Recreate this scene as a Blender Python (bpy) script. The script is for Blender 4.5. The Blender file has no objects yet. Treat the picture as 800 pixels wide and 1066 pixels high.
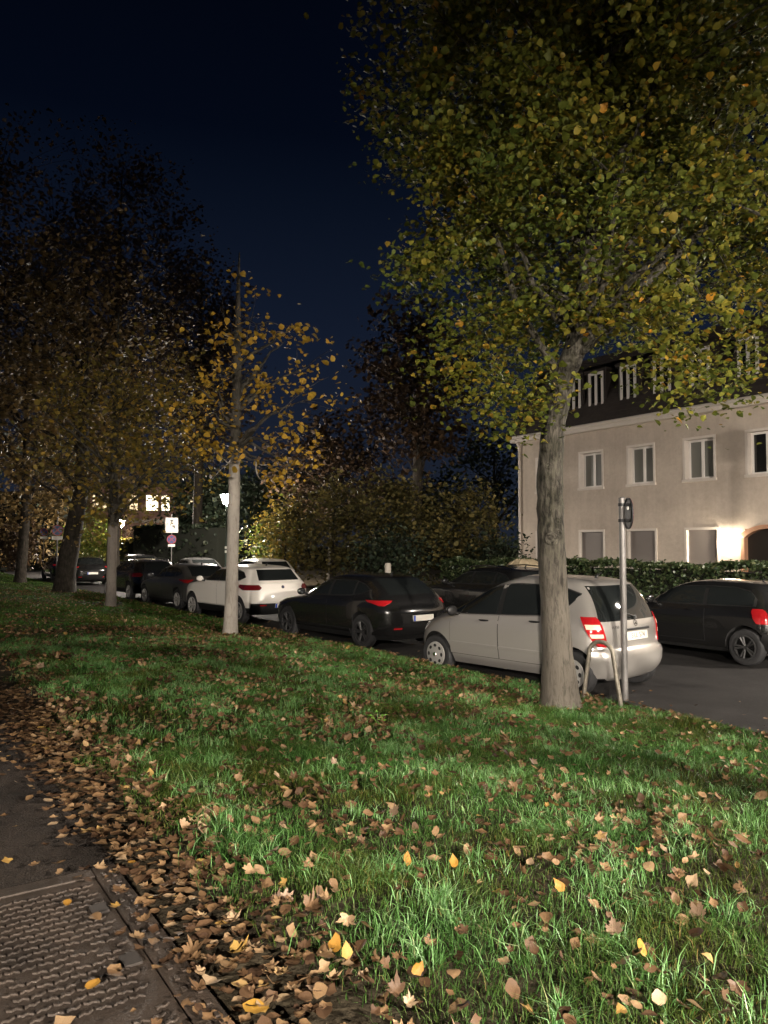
import bpy, bmesh, math, random
import numpy as np
from mathutils import Vector, Matrix

random.seed(7)
RNG = np.random.default_rng(11)
SC = bpy.context.scene
COL = SC.collection
R = math.radians

# ------------------------------------------------------------------ camera, sky, exposure
CAM_H = 2.03
cam_data = bpy.data.cameras.new('camera')
cam = bpy.data.objects.new('camera', cam_data)
COL.objects.link(cam)
cam.location = (0, 0, CAM_H)
cam.rotation_euler = (R(90 + 2.5), 0, 0)
cam_data.sensor_fit = 'VERTICAL'
cam_data.sensor_height = 24.0
cam_data.lens = 24.0 * 800 / 1066
cam_data.clip_start = 0.05
cam_data.clip_end = 2000
SC.camera = cam

world = bpy.data.worlds.new('World')
SC.world = world
world.use_nodes = True
wn, wl = world.node_tree.nodes, world.node_tree.links
bg = wn['Background']
sky = wn.new('ShaderNodeTexSky')
sky.sky_type = 'NISHITA'
sky.sun_disc = False
sky.sun_elevation = R(-4.5)
sky.sun_rotation = R(200)
sky.altitude = 300
sky.air_density = 1.0
sky.dust_density = 0.6
sky.ozone_density = 3.0
# the last of the twilight plus the town's glow low over the roofs
tcw = wn.new('ShaderNodeTexCoord')
sxw = wn.new('ShaderNodeSeparateXYZ')
wl.new(tcw.outputs['Generated'], sxw.inputs[0])
glow = wn.new('ShaderNodeValToRGB')
ge = glow.color_ramp.elements
ge[0].position, ge[0].color = 0.0, (.020, .026, .042, 1)
ge[1].position, ge[1].color = .70, (.0005, .0012, .0036, 1)
e_ = ge.new(.25)
e_.color = (.0105, .0178, .040, 1)
e_ = ge.new(.48)
e_.color = (.0016, .0040, .0115, 1)
wl.new(sxw.outputs['Z'], glow.inputs['Fac'])
addw = wn.new('ShaderNodeMix')
addw.data_type = 'RGBA'
addw.blend_type = 'ADD'
addw.inputs[0].default_value = 1
dim = wn.new('ShaderNodeMix')
dim.data_type = 'RGBA'
dim.blend_type = 'MULTIPLY'
dim.inputs[0].default_value = 1
dim.inputs[7].default_value = (.15, .15, .12, 1)
wl.new(sky.outputs[0], dim.inputs[6])
wl.new(dim.outputs[2], addw.inputs[6])
wl.new(glow.outputs['Color'], addw.inputs[7])
wl.new(addw.outputs[2], bg.inputs['Color'])
SKY_STRENGTH = 0.06
bg.inputs['Strength'].default_value = SKY_STRENGTH

SC.view_settings.view_transform = 'Standard'
SC.view_settings.look = 'None'
SC.view_settings.gamma = 1
SC.view_settings.use_curve_mapping = False
SC.view_settings.exposure = 3.35
SC.render.engine = 'CYCLES'
SC.cycles.use_denoising = True
SC.cycles.max_bounces = 6
SC.cycles.diffuse_bounces = 3
SC.cycles.transparent_max_bounces = 6
SC.cycles.sample_clamp_indirect = 4.0
SC.cycles.use_light_tree = True

# the strength of each lamp (W/m2/sr of its glowing glass)
PATH_LAMP = 5600.0      # the lantern by the park path, behind the photographer
STREET_LAMP = 170.0     # lantern across the street
VERGE_LAMP = 4300.0     # a lamp on the verge beyond the right edge, beside the photographer
KERB_LAMP = 165.0       # its neighbour beyond the right edge of the view
WALL_LAMP = 85.0       # lamp at the house door
FAR_LAMP = 520.0        # the small one far off at the left
LAMP_TINT = (1.0, 0.89, 0.77)

# ------------------------------------------------------------------ frame of the street
# u runs along the street (away, to the left), v across it (to the right)
DX, DY = -0.5526, 0.8334
NX, NY = 0.8334, 0.5526
ROAD_ANG = math.atan2(DY, DX)


def W(u, v, z=0.0):
    return Vector((DX * u + NX * v, DY * u + NY * v, z))


def UV(x, y):
    return (DX * x + DY * y, NX * x + NY * y)


def px(x, Y):
    """world X of the photograph's column x at depth Y"""
    return (x - 400) / 800 * Y


# ------------------------------------------------------------------ noise
_T = np.random.default_rng(5).random((64, 64))


def vnoise(x, y, s=1.0, seed=0):
    x = np.asarray(x, float) / s + seed * 7.31
    y = np.asarray(y, float) / s + seed * 3.77
    xi, yi = np.floor(x).astype(int), np.floor(y).astype(int)
    fx, fy = x - xi, y - yi
    fx = fx * fx * (3 - 2 * fx)
    fy = fy * fy * (3 - 2 * fy)
    a = _T[xi % 64, yi % 64]
    b = _T[(xi + 1) % 64, yi % 64]
    c = _T[xi % 64, (yi + 1) % 64]
    d = _T[(xi + 1) % 64, (yi + 1) % 64]
    return (a * (1 - fx) + b * fx) * (1 - fy) + (c * (1 - fx) + d * fx) * fy


def lawn_z(u, v):
    """height of the verge: it falls from the path to the kerb"""
    t = np.clip((np.asarray(v, float) - 1.2) / 6.8, 0, 1)
    z = 0.50 - 0.35 * t * t * (3 - 2 * t) - .018 * (1 - np.clip((np.asarray(v, float) - 1.02) / .25, 0, 1))
    bump = (vnoise(u, v, 1.7, 1) - .5) * .09 + (vnoise(u, v, .6, 2) - .5) * .035
    edge = np.clip((np.asarray(v, float) - 1.0) / .6, 0, 1) * np.clip((7.4 - np.asarray(v, float)) / .7, 0, 1)
    return z + bump * edge


# ------------------------------------------------------------------ object helpers
def tag(o, label=None, cat=None, group=None, kind=None):
    if label:
        o['label'] = label
    if cat:
        o['category'] = cat
    if group:
        o['group'] = group
    if kind:
        o['kind'] = kind
    return o


def empty(name, loc, rz=0.0):
    o = bpy.data.objects.new(name, None)
    o.empty_display_size = .2
    COL.objects.link(o)
    o.location = loc
    o.rotation_euler = (0, 0, rz)
    return o


def link_mesh(name, me, mats, parent=None, smooth=False, loc=None, rz=0.0):
    if not isinstance(mats, (list, tuple)):
        mats = [mats]
    if not len(me.materials):
        for m in mats:
            me.materials.append(m)
    if smooth is True:
        me.polygons.foreach_set('use_smooth', np.ones(len(me.polygons), bool))
    elif smooth:
        me.polygons.foreach_set('use_smooth', np.ones(len(me.polygons), bool))
        me.set_sharp_from_angle(angle=R(smooth))
    o = bpy.data.objects.new(name, me)
    COL.objects.link(o)
    if parent is not None:
        o.parent = parent
    if loc is not None:
        o.location = loc
    o.rotation_euler = (0, 0, rz)
    return o


def np_mesh(name, V, *facesets, mat_idx=None):
    """mesh from vertex array and arrays of faces of equal size"""
    me = bpy.data.meshes.new(name)
    V = np.asarray(V, np.float32)
    me.vertices.add(len(V))
    me.vertices.foreach_set('co', V.ravel())
    loops = np.concatenate([np.asarray(f, np.int32).ravel() for f in facesets])
    sizes = np.concatenate([np.full(len(f), np.asarray(f).shape[1], np.int32) for f in facesets])
    starts = np.concatenate([[0], np.cumsum(sizes)[:-1]]).astype(np.int32)
    me.loops.add(len(loops))
    me.loops.foreach_set('vertex_index', loops)
    me.polygons.add(len(sizes))
    me.polygons.foreach_set('loop_start', starts)
    me.polygons.foreach_set('loop_total', sizes)
    if mat_idx is not None:
        me.polygons.foreach_set('material_index', np.asarray(mat_idx, np.int32))
    me.update(calc_edges=True)
    return me


class MB:
    """collects shapes into one mesh"""

    def __init__(self):
        self.v, self.f, self.m = [], [], []
        self.mat = 0

    def add(self, verts, faces, mat=None):
        b = len(self.v)
        self.v += [tuple(p) for p in verts]
        self.f += [tuple(i + b for i in f) for f in faces]
        self.m += [self.mat if mat is None else mat] * len(faces)
        return self

    def box(self, x0, x1, y0, y1, z0, z1, bev=0.0, mat=None, M=None):
        bm = bmesh.new()
        bmesh.ops.create_cube(bm, size=1)
        for p in bm.verts:
            p.co = Vector(((x0 + x1) / 2 + p.co.x * (x1 - x0), (y0 + y1) / 2 + p.co.y * (y1 - y0), (z0 + z1) / 2 + p.co.z * (z1 - z0)))
        if bev:
            bmesh.ops.bevel(bm, geom=bm.edges[:], offset=bev, segments=2, affect='EDGES', profile=.5)
        bm.verts.index_update()
        vs = [(M @ p.co if M else p.co)[:] for p in bm.verts]
        fs = [[q.index for q in f.verts] for f in bm.faces]
        bm.free()
        return self.add(vs, fs, mat)

    def tube(self, pts, rad, n=8, mat=None, cap=True):
        pts = [Vector(p) for p in pts]
        if not isinstance(rad, (list, tuple)):
            rad = [rad] * len(pts)
        vs, fs = [], []
        ref = None
        for i, p in enumerate(pts):
            t = (pts[min(i + 1, len(pts) - 1)] - pts[max(i - 1, 0)])
            t = t.normalized() if t.length > 1e-9 else Vector((0, 0, 1))
            if ref is None:
                ref = t.orthogonal().normalized()
            ref = (ref - t * ref.dot(t))
            ref = ref.normalized() if ref.length > 1e-6 else t.orthogonal().normalized()
            b = t.cross(ref)
            for k in range(n):
                a = 2 * math.pi * k / n
                vs.append(p + (ref * math.cos(a) + b * math.sin(a)) * rad[i])
        for i in range(len(pts) - 1):
            for k in range(n):
                k2 = (k + 1) % n
                fs.append((i * n + k, i * n + k2, (i + 1) * n + k2, (i + 1) * n + k))
        if cap:
            fs.append(tuple(range(n - 1, -1, -1)))
            fs.append(tuple(range((len(pts) - 1) * n, len(pts) * n)))
        return self.add(vs, fs, mat)

    def lathe(self, prof, n=24, axis='Z', c=(0, 0, 0), mat=None, cap=True):
        """profile of (radius, height) turned about an axis through c"""
        vs, fs = [], []
        for r, h in prof:
            for k in range(n):
                a = 2 * math.pi * k / n
                x, y = r * math.cos(a), r * math.sin(a)
                p = (x, y, h) if axis == 'Z' else ((x, h, y) if axis == 'Y' else (h, x, y))
                vs.append((p[0] + c[0], p[1] + c[1], p[2] + c[2]))
        for i in range(len(prof) - 1):
            for k in range(n):
                k2 = (k + 1) % n
                fs.append((i * n + k, i * n + k2, (i + 1) * n + k2, (i + 1) * n + k))
        if cap:
            if prof[0][0] > 1e-5:
                fs.append(tuple(range(n - 1, -1, -1)))
            if prof[-1][0] > 1e-5:
                fs.append(tuple(range((len(prof) - 1) * n, len(prof) * n)))
        return self.add(vs, fs, mat)

    def build(self, name, mats, parent=None, smooth=False, loc=None, rz=0.0, fix=True):
        me = bpy.data.meshes.new(name)
        me.from_pydata(self.v, [], self.f)
        me.polygons.foreach_set('material_index', np.asarray(self.m, np.int32))
        if fix:
            bm = bmesh.new()
            bm.from_mesh(me)
            bmesh.ops.recalc_face_normals(bm, faces=bm.faces[:])
            bm.to_mesh(me)
            bm.free()
        me.update()
        return link_mesh(name, me, mats, parent, smooth, loc, rz)


# ------------------------------------------------------------------ materials
def new_mat(name):
    m = bpy.data.materials.new(name)
    m.use_nodes = True
    nt = m.node_tree
    return m, nt.nodes, nt.links, nt.nodes['Principled BSDF']


def mat_plain(name, col, rough=.5, metal=0.0, coat=0.0, spec=.5, noise=0.0, scale=8.0, bump=0.0, bscale=40.0):
    m, n, l, p = new_mat(name)
    p.inputs['Base Color'].default_value = (*col, 1)
    p.inputs['Roughness'].default_value = rough
    p.inputs['Metallic'].default_value = metal
    p.inputs['Coat Weight'].default_value = coat
    p.inputs['Coat Roughness'].default_value = .03
    p.inputs['Specular IOR Level'].default_value = spec
    tc = n.new('ShaderNodeTexCoord')
    if noise:
        t = n.new('ShaderNodeTexNoise')
        t.inputs['Scale'].default_value = scale
        t.inputs['Detail'].default_value = 6
        t.inputs['Roughness'].default_value = .65
        l.new(tc.outputs['Object'], t.inputs['Vector'])
        r = n.new('ShaderNodeValToRGB')
        r.color_ramp.elements[0].position = .28
        r.color_ramp.elements[1].position = .72
        r.color_ramp.elements[0].color = (*[c * (1 - noise) for c in col], 1)
        r.color_ramp.elements[1].color = (*[min(1, c * (1 + noise * .6)) for c in col], 1)
        l.new(t.outputs['Fac'], r.inputs['Fac'])
        l.new(r.outputs['Color'], p.inputs['Base Color'])
    if bump:
        b = n.new('ShaderNodeBump')
        b.inputs['Strength'].default_value = bump
        b.inputs['Distance'].default_value = .02
        t2 = n.new('ShaderNodeTexNoise')
        t2.inputs['Scale'].default_value = bscale
        t2.inputs['Detail'].default_value = 5
        l.new(tc.outputs['Object'], t2.inputs['Vector'])
        l.new(t2.outputs['Fac'], b.inputs['Height'])
        l.new(b.outputs['Normal'], p.inputs['Normal'])
    return m


def mat_islands(name, stops, rough=.55, trans=.25, spec=.3, patch=None):
    """one colour per leaf or blade, picked from stops [(position, colour)]"""
    m, n, l, p = new_mat(name)
    g = n.new('ShaderNodeNewGeometry')
    r = n.new('ShaderNodeValToRGB')
    cr = r.color_ramp
    while len(cr.elements) < len(stops):
        cr.elements.new(.5)
    for e, (pos, c) in zip(cr.elements, stops):
        e.position = pos
        e.color = (*c, 1)
    l.new(g.outputs['Random Per Island'], r.inputs['Fac'])
    col = r.outputs['Color']
    if patch:
        tc = n.new('ShaderNodeTexCoord')
        t = n.new('ShaderNodeTexNoise')
        t.inputs['Scale'].default_value = patch[0]
        t.inputs['Detail'].default_value = 3
        l.new(tc.outputs['Object'], t.inputs['Vector'])
        mr = n.new('ShaderNodeMapRange')
        mr.inputs['From Min'].default_value = .38
        mr.inputs['From Max'].default_value = .62
        l.new(t.outputs['Fac'], mr.inputs['Value'])
        mx = n.new('ShaderNodeMix')
        mx.data_type = 'RGBA'
        mx.blend_type = 'MIX'
        sc = n.new('ShaderNodeMix')
        sc.data_type = 'RGBA'
        sc.blend_type = 'MULTIPLY'
        sc.inputs[0].default_value = 1
        sc.inputs[7].default_value = (*patch[1], 1)
        l.new(col, sc.inputs[6])
        l.new(mr.outputs[0], mx.inputs[0])
        l.new(col, mx.inputs[6])
        l.new(sc.outputs[2], mx.inputs[7])
        col = mx.outputs[2]
    l.new(col, p.inputs['Base Color'])
    p.inputs['Roughness'].default_value = rough
    p.inputs['Specular IOR Level'].default_value = spec
    if trans:
        tr = n.new('ShaderNodeBsdfTranslucent')
        l.new(col, tr.inputs['Color'])
        ms = n.new('ShaderNodeMixShader')
        ms.inputs[0].default_value = trans
        l.new(p.outputs[0], ms.inputs[1])
        l.new(tr.outputs[0], ms.inputs[2])
        l.new(ms.outputs[0], n['Material Output'].inputs['Surface'])
    return m


def mat_emit(name, col, strength):
    m, n, l, p = new_mat(name)
    e = n.new('ShaderNodeEmission')
    e.inputs['Color'].default_value = (*col, 1)
    e.inputs['Strength'].default_value = strength
    l.new(e.outputs[0], n['Material Output'].inputs['Surface'])
    return m


def mat_bark(name, c0, c1, scale=1.0, white=None, furrow=.5, wash_dark=.62):
    """furrowed bark; white = (height of the whitewash, colour)"""
    m, n, l, p = new_mat(name)
    tc = n.new('ShaderNodeTexCoord')
    mp = n.new('ShaderNodeMapping')
    mp.inputs['Scale'].default_value = (15 * scale, 15 * scale, 3.2 * scale)
    l.new(tc.outputs['Object'], mp.inputs['Vector'])
    t = n.new('ShaderNodeTexNoise')
    t.inputs['Scale'].default_value = 1.6
    t.inputs['Detail'].default_value = 8
    t.inputs['Roughness'].default_value = .7
    t.inputs['Distortion'].default_value = .6
    l.new(mp.outputs[0], t.inputs['Vector'])
    r = n.new('ShaderNodeValToRGB')
    r.color_ramp.elements[0].position = .40
    r.color_ramp.elements[1].position = .60
    r.color_ramp.elements[0].color = (*c0, 1)
    r.color_ramp.elements[1].color = (*c1, 1)
    l.new(t.outputs['Fac'], r.inputs['Fac'])
    t2 = n.new('ShaderNodeTexNoise')
    t2.inputs['Scale'].default_value = 7
    t2.inputs['Detail'].default_value = 6
    l.new(tc.outputs['Object'], t2.inputs['Vector'])
    mx = n.new('ShaderNodeMix')
    mx.data_type = 'RGBA'
    mx.blend_type = 'MULTIPLY'
    r2 = n.new('ShaderNodeValToRGB')
    r2.color_ramp.elements[0].position = .4
    r2.color_ramp.elements[1].position = .62
    r2.color_ramp.elements[0].color = (.55, .58, .5, 1)
    r2.color_ramp.elements[1].color = (1, 1, 1, 1)
    l.new(t2.outputs['Fac'], r2.inputs['Fac'])
    mx.inputs[0].default_value = .8
    l.new(r.outputs['Color'], mx.inputs[6])
    l.new(r2.outputs['Color'], mx.inputs[7])
    col = mx.outputs[2]
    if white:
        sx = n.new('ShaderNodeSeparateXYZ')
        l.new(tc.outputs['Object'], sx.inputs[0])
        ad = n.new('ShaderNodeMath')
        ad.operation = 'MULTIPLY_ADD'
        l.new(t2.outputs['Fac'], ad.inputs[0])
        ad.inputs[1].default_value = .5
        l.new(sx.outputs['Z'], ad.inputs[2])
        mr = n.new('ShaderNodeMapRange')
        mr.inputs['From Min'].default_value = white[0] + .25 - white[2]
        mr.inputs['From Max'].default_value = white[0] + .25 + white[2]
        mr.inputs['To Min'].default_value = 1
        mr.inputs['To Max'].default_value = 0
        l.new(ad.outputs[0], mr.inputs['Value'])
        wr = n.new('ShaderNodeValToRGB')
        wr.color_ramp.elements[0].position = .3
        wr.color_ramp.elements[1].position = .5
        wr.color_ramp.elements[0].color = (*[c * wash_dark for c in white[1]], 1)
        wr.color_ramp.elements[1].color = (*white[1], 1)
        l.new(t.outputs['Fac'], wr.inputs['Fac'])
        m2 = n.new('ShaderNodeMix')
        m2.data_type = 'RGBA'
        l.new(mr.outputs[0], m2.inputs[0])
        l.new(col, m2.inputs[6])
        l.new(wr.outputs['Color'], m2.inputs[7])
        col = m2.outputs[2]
    l.new(col, p.inputs['Base Color'])
    p.inputs['Roughness'].default_value = .85
    p.inputs['Specular IOR Level'].default_value = .2
    b = n.new('ShaderNodeBump')
    b.inputs['Strength'].default_value = furrow
    b.inputs['Distance'].default_value = .03
    l.new(t.outputs['Fac'], b.inputs['Height'])
    l.new(b.outputs['Normal'], p.inputs['Normal'])
    return m


M = {}
M['asphalt'] = mat_plain('road_asphalt', (.022, .02, .019), .8, noise=.35, scale=2.2, bump=.5, bscale=160, spec=.3)
M['path'] = mat_plain('path_asphalt', (.05, .04, .032), .9, noise=.5, scale=3.0, bump=.7, bscale=120, spec=.25)
def mat_path():
    m, n, l, p = new_mat('path_asphalt')
    tc = n.new('ShaderNodeTexCoord')
    big = n.new('ShaderNodeTexNoise'); big.inputs['Scale'].default_value = 1.6; big.inputs['Detail'].default_value = 7; big.inputs['Roughness'].default_value = .7
    gr = n.new('ShaderNodeTexVoronoi'); gr.inputs['Scale'].default_value = 95
    l.new(tc.outputs['Object'], big.inputs['Vector']); l.new(tc.outputs['Object'], gr.inputs['Vector'])
    r = n.new('ShaderNodeValToRGB')
    r.color_ramp.elements[0].position, r.color_ramp.elements[0].color = .32, (.010, .0075, .0055, 1)
    r.color_ramp.elements[1].position, r.color_ramp.elements[1].color = .70, (.038, .028, .021, 1)
    l.new(big.outputs['Fac'], r.inputs['Fac'])
    r2 = n.new('ShaderNodeValToRGB')
    r2.color_ramp.elements[0].position, r2.color_ramp.elements[0].color = .0, (.6, .6, .6, 1)
    r2.color_ramp.elements[1].position, r2.color_ramp.elements[1].color = 1.0, (1.7, 1.65, 1.6, 1)
    l.new(gr.outputs['Color'], r2.inputs['Fac'])
    mx = n.new('ShaderNodeMix'); mx.data_type = 'RGBA'; mx.blend_type = 'MULTIPLY'; mx.inputs[0].default_value = .8
    l.new(r.outputs['Color'], mx.inputs[6]); l.new(r2.outputs['Color'], mx.inputs[7])
    l.new(mx.outputs[2], p.inputs['Base Color'])
    p.inputs['Roughness'].default_value = .9
    p.inputs['Specular IOR Level'].default_value = .25
    b = n.new('ShaderNodeBump'); b.inputs['Strength'].default_value = .7; b.inputs['Distance'].default_value = .012
    l.new(gr.outputs['Distance'], b.inputs['Height']); l.new(b.outputs['Normal'], p.inputs['Normal'])
    return m


M['path'] = mat_path()
M['soil'] = mat_plain('soil', (.04, .032, .02), .95, noise=.5, scale=3, bump=.8, bscale=30, spec=.1)
M['dull_ground'] = mat_plain('ground_soil', (.03, .03, .018), .95, noise=.4, scale=.6, spec=.1)
M['paving'] = mat_plain('paving', (.12, .11, .10), .85, noise=.3, scale=3, bump=.3, bscale=60)
M['kerb'] = mat_plain('kerb_stone', (.2, .19, .17), .85, noise=.3, scale=6, bump=.4, bscale=60)
M['iron'] = mat_plain('cast_iron', (.048, .035, .026), .62, metal=.25, noise=.65, scale=3.2, bump=.3, bscale=90)
M['iron_dark'] = mat_plain('dirt_in_iron', (.03, .024, .02), .9, noise=.3, scale=9)
M['galv'] = mat_plain('galvanised_steel', (.18, .172, .165), .5, metal=.45, noise=.2, scale=14)
M['worn_steel'] = mat_plain('worn_brown_steel', (.25, .225, .18), .5, metal=.4, noise=.4, scale=16)
M['sign_back'] = mat_plain('sign_back_grey', (.013, .013, .014), .65, metal=0.0, noise=.15, scale=12)
M['sign_white'] = mat_plain('sign_white', (.78, .76, .7), .4)
M['sign_red'] = mat_plain('sign_red', (.28, .015, .025), .4)
M['sign_blue'] = mat_plain('sign_blue', (.02, .025, .14), .4)
M['black'] = mat_plain('black_plastic', (.012, .012, .012), .5)
M['ink'] = mat_plain('black_lettering', (.02, .02, .02), .5)
M['rubber'] = mat_plain('tyre_rubber', (.02, .02, .021), .7, noise=.2, scale=20)
M['arch'] = mat_plain('arch_liner', (.008, .008, .008), .9)
M['glass'] = mat_plain('dark_car_glass', (.012, .014, .014), .05, spec=.7)
M['chrome'] = mat_plain('chrome', (.6, .6, .6), .15, metal=1)
M['silver_rim'] = mat_plain('silver_hubcap', (.36, .35, .33), .4, metal=.35)
M['dark_rim'] = mat_plain('dark_alloy', (.06, .06, .06), .35, metal=.5)
M['plate'] = mat_plain('plate_white', (.78, .74, .66), .4)
M['plate_blue'] = mat_plain('plate_blue', (.02, .08, .5), .4)
M['lamp_dark'] = mat_plain('dark_red_lens', (.12, .006, .008), .12, coat=.6)
M['lamp_red'] = mat_plain('red_lamp_lens', (.34, .01, .013), .12, coat=.6)
M['lamp_clear'] = mat_plain('clear_lamp_lens', (.75, .6, .45), .12, coat=.6)
M['head_lens'] = mat_plain('headlight_lens', (.4, .4, .4), .1, coat=.6)
M['silver'] = mat_plain('silver_paint', (.385, .365, .34), .28, metal=.42, coat=1.0)
M['white_paint'] = mat_plain('white_paint', (.74, .70, .64), .35, coat=.6)
M['black_paint'] = mat_plain('black_paint', (.009, .009, .009), .22, coat=1.0)
M['grey_paint'] = mat_plain('dark_grey_paint', (.05, .049, .047), .3, coat=.8)
M['blue_black'] = mat_plain('blue_black_paint', (.012, .013, .016), .25, coat=.9)
M['stucco'] = mat_plain('beige_render', (.56, .47, .395), .9, noise=.2, scale=.9, bump=.9, bscale=3.0, spec=.15)
def mat_stucco():
    m, n, l, p = new_mat('beige_render')
    tc = n.new('ShaderNodeTexCoord')

    def noise(scale, sx, sz, det=6):
        mp = n.new('ShaderNodeMapping'); mp.inputs['Scale'].default_value = (sx, sx, sz)
        l.new(tc.outputs['Object'], mp.inputs['Vector'])
        t = n.new('ShaderNodeTexNoise'); t.inputs['Scale'].default_value = scale; t.inputs['Detail'].default_value = det; t.inputs['Roughness'].default_value = .65
        l.new(mp.outputs[0], t.inputs['Vector'])
        return t.outputs['Fac']

    def ramp(f, p0, c0, p1, c1):
        r = n.new('ShaderNodeValToRGB'); e = r.color_ramp.elements
        e[0].position, e[0].color, e[1].position, e[1].color = p0, (*c0, 1), p1, (*c1, 1)
        l.new(f, r.inputs['Fac'])
        return r.outputs['Color']

    def mul(a, b, f=1.0):
        x = n.new('ShaderNodeMix'); x.data_type = 'RGBA'; x.blend_type = 'MULTIPLY'; x.inputs[0].default_value = f
        l.new(a, x.inputs[6]); l.new(b, x.inputs[7])
        return x.outputs[2]
    c = ramp(noise(.55, 1, 1, 7), .3, (.47, .40, .335), .7, (.59, .51, .43))
    c = mul(c, ramp(noise(1.0, 2.6, .16, 5), .42, (.84, .83, .82), .6, (1, 1, 1)), .4)      # rain streaks
    c = mul(c, ramp(noise(6, 1, 1, 4), .35, (.9, .9, .9), .6, (1, 1, 1)), .8)
    l.new(c, p.inputs['Base Color'])
    p.inputs['Roughness'].default_value = .92
    p.inputs['Specular IOR Level'].default_value = .12
    b = n.new('ShaderNodeBump'); b.inputs['Strength'].default_value = .9; b.inputs['Distance'].default_value = .03
    l.new(noise(2.6, 1, 1, 8), b.inputs['Height']); l.new(b.outputs['Normal'], p.inputs['Normal'])
    return m


M['stucco'] = mat_stucco()
M['trim'] = mat_plain('white_trim', (.62, .56, .50), .6, noise=.08, scale=5)
M['win_white'] = mat_plain('white_window_frame', (.7, .66, .62), .4)
M['pane'] = mat_plain('window_pane', (.17, .17, .15), .3, spec=.6)
M['pane_dark'] = mat_plain('dark_window_pane', (.012, .012, .011), .1, spec=.6)
M['shutter'] = mat_plain('roller_shutter', (.20, .175, .16), .6)
M['roof'] = mat_plain('roof_tiles', (.03, .022, .018), .85, noise=.4, scale=4)
M['brick_trim'] = mat_plain('terracotta_trim', (.36, .19, .11), .8, noise=.15, scale=6)
M['door'] = mat_plain('dark_door', (.02, .016, .013), .5)
M['lamp_green'] = mat_plain('lamp_post_paint', (.018, .03, .024), .4)
M['stone_far'] = mat_plain('far_wall', (.34, .2, .16), .9, noise=.1, scale=.5)
M['concrete'] = mat_plain('pale_concrete', (.45, .41, .35), .8, noise=.15, scale=5)
M['tarpaulin'] = mat_plain('beige_cover', (.42, .34, .22), .8, noise=.2, scale=6)

# ------------------------------------------------------------------ the ground
def strip_mesh(name, us, vs, zf, mat, smooth=True):
    us, vs = np.asarray(us), np.asarray(vs)
    U, Vv = np.meshgrid(us, vs, indexing='ij')
    Z = zf(U, Vv)
    P = np.stack([DX * U + NX * Vv, DY * U + NY * Vv, Z], -1).reshape(-1, 3)
    a, b = len(us), len(vs)
    i = np.arange(a - 1)[:, None] * b + np.arange(b - 1)[None]
    F = np.stack([i, i + 1, i + b + 1, i + b], -1).reshape(-1, 4)[:, ::-1]
    o = link_mesh(name, np_mesh(name, P, F), mat, smooth=smooth)
    tag(o, kind='structure')
    return o


KERB_V, FAR_KERB_V = 7.45, 14.2
me = np_mesh('ground', [(-900, -900, -.06), (900, -900, -.06), (900, 900, -.06), (-900, 900, -.06)], [[0, 1, 2, 3]])
tag(link_mesh('ground', me, M['dull_ground']), kind='structure')
flat = lambda z: (lambda u, v: np.full(np.shape(u), z))
strip_mesh('road', np.arange(-40, 121, 4.), [KERB_V - .02, 9.5, 11.9, FAR_KERB_V + .02], flat(0.0), M['asphalt'])
strip_mesh('lawn', np.arange(-14, 90, .25), np.concatenate([np.arange(1.02, KERB_V - .1, .16), [KERB_V - .1]]), lawn_z, M['soil'])
strip_mesh('path', np.arange(-14, 90, 1.), np.linspace(-2.2, 1.06, 12), lambda u, v: .478 + 0 * u, M['path'])
strip_mesh('park_ground', np.arange(-14, 121, 3.), np.linspace(-60, -2.2, 8), flat(.49), M['soil'])
strip_mesh('far_pavement', np.arange(-40, 121, 4.), [FAR_KERB_V + .14, 16.3], flat(.12), M['paving'])
strip_mesh('garden_ground', np.arange(-40, 121, 4.), [16.3, 30, 60, 90], flat(.13), M['soil'])


def kerb(name, v0, v1, z, mat):
    mb = MB()
    for k in range(-14, 96):
        c = [W(k + .006, v0), W(k + .994, v0), W(k + .994, v1), W(k + .006, v1)]
        mb.add([(p.x, p.y, -.05) for p in c] + [(p.x, p.y, z) for p in c],
               [(0, 1, 2, 3), (4, 5, 6, 7), (0, 1, 5, 4), (1, 2, 6, 5), (2, 3, 7, 6), (3, 0, 4, 7)])
    return tag(mb.build(name, mat), kind='structure')


kerb('kerb', KERB_V - .12, KERB_V, .085, M['kerb'])
kerb('far_kerb', FAR_KERB_V, FAR_KERB_V + .14, .125, M['kerb'])

# ------------------------------------------------------------------ iron cover in the path
PZ = .482
cov = empty('utility_cover', W(2.2, .1, PZ), ROAD_ANG)
tag(cov, 'rusty cast iron cover with a wavy tread pattern set in the path', 'manhole cover')
# local x along the path, local y to the left (v decreases with y); v = .1 - y
mb = MB()
mb.box(-1.5, 1.583, -.793, 1.5, -.03, .004, mat=0)
for i in range(62):
    for j in range(40):
        x = -1.46 + i * .0495
        y = -.745 + j * .056 + (.028 if i % 2 else 0)
        if y > 1.45 or x > 1.53:
            continue
        if random.random() < .02 or float(vnoise(x, y, .33, 15)) < .2 or (abs(x - .55) < .06 and abs(y + .12) < .05) or (-.05 > x > -.16 and y < -.6):
            continue
        h = .0085
        s = 1 if (j % 2) else -1
        dx = .008
        # a short wave-shaped rib lying across the path
        q = [(x - dx * s, y - .024), (x + dx * s * .7, y - .006), (x - dx * s * .2, y + .008), (x + dx * s, y + .024)]
        w = .0075
        top = [(a + w * .7, b, h) for a, b in q] + [(a - w * .7, b, h) for a, b in q]
        bot = [(a + w * 1.4, b, .003) for a, b in q] + [(a - w * 1.4, b, .003) for a, b in q]
        vs = top + bot
        fs = []
        for k in range(3):
            fs += [(k, k + 1, k + 5, k + 4), (k + 8, k + 9, k + 1, k), (k + 4, k + 5, k + 13, k + 12)]
        fs += [(0, 4, 12, 8), (3, 11, 15, 7)]
        mb.add(vs, fs, 0)
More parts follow.
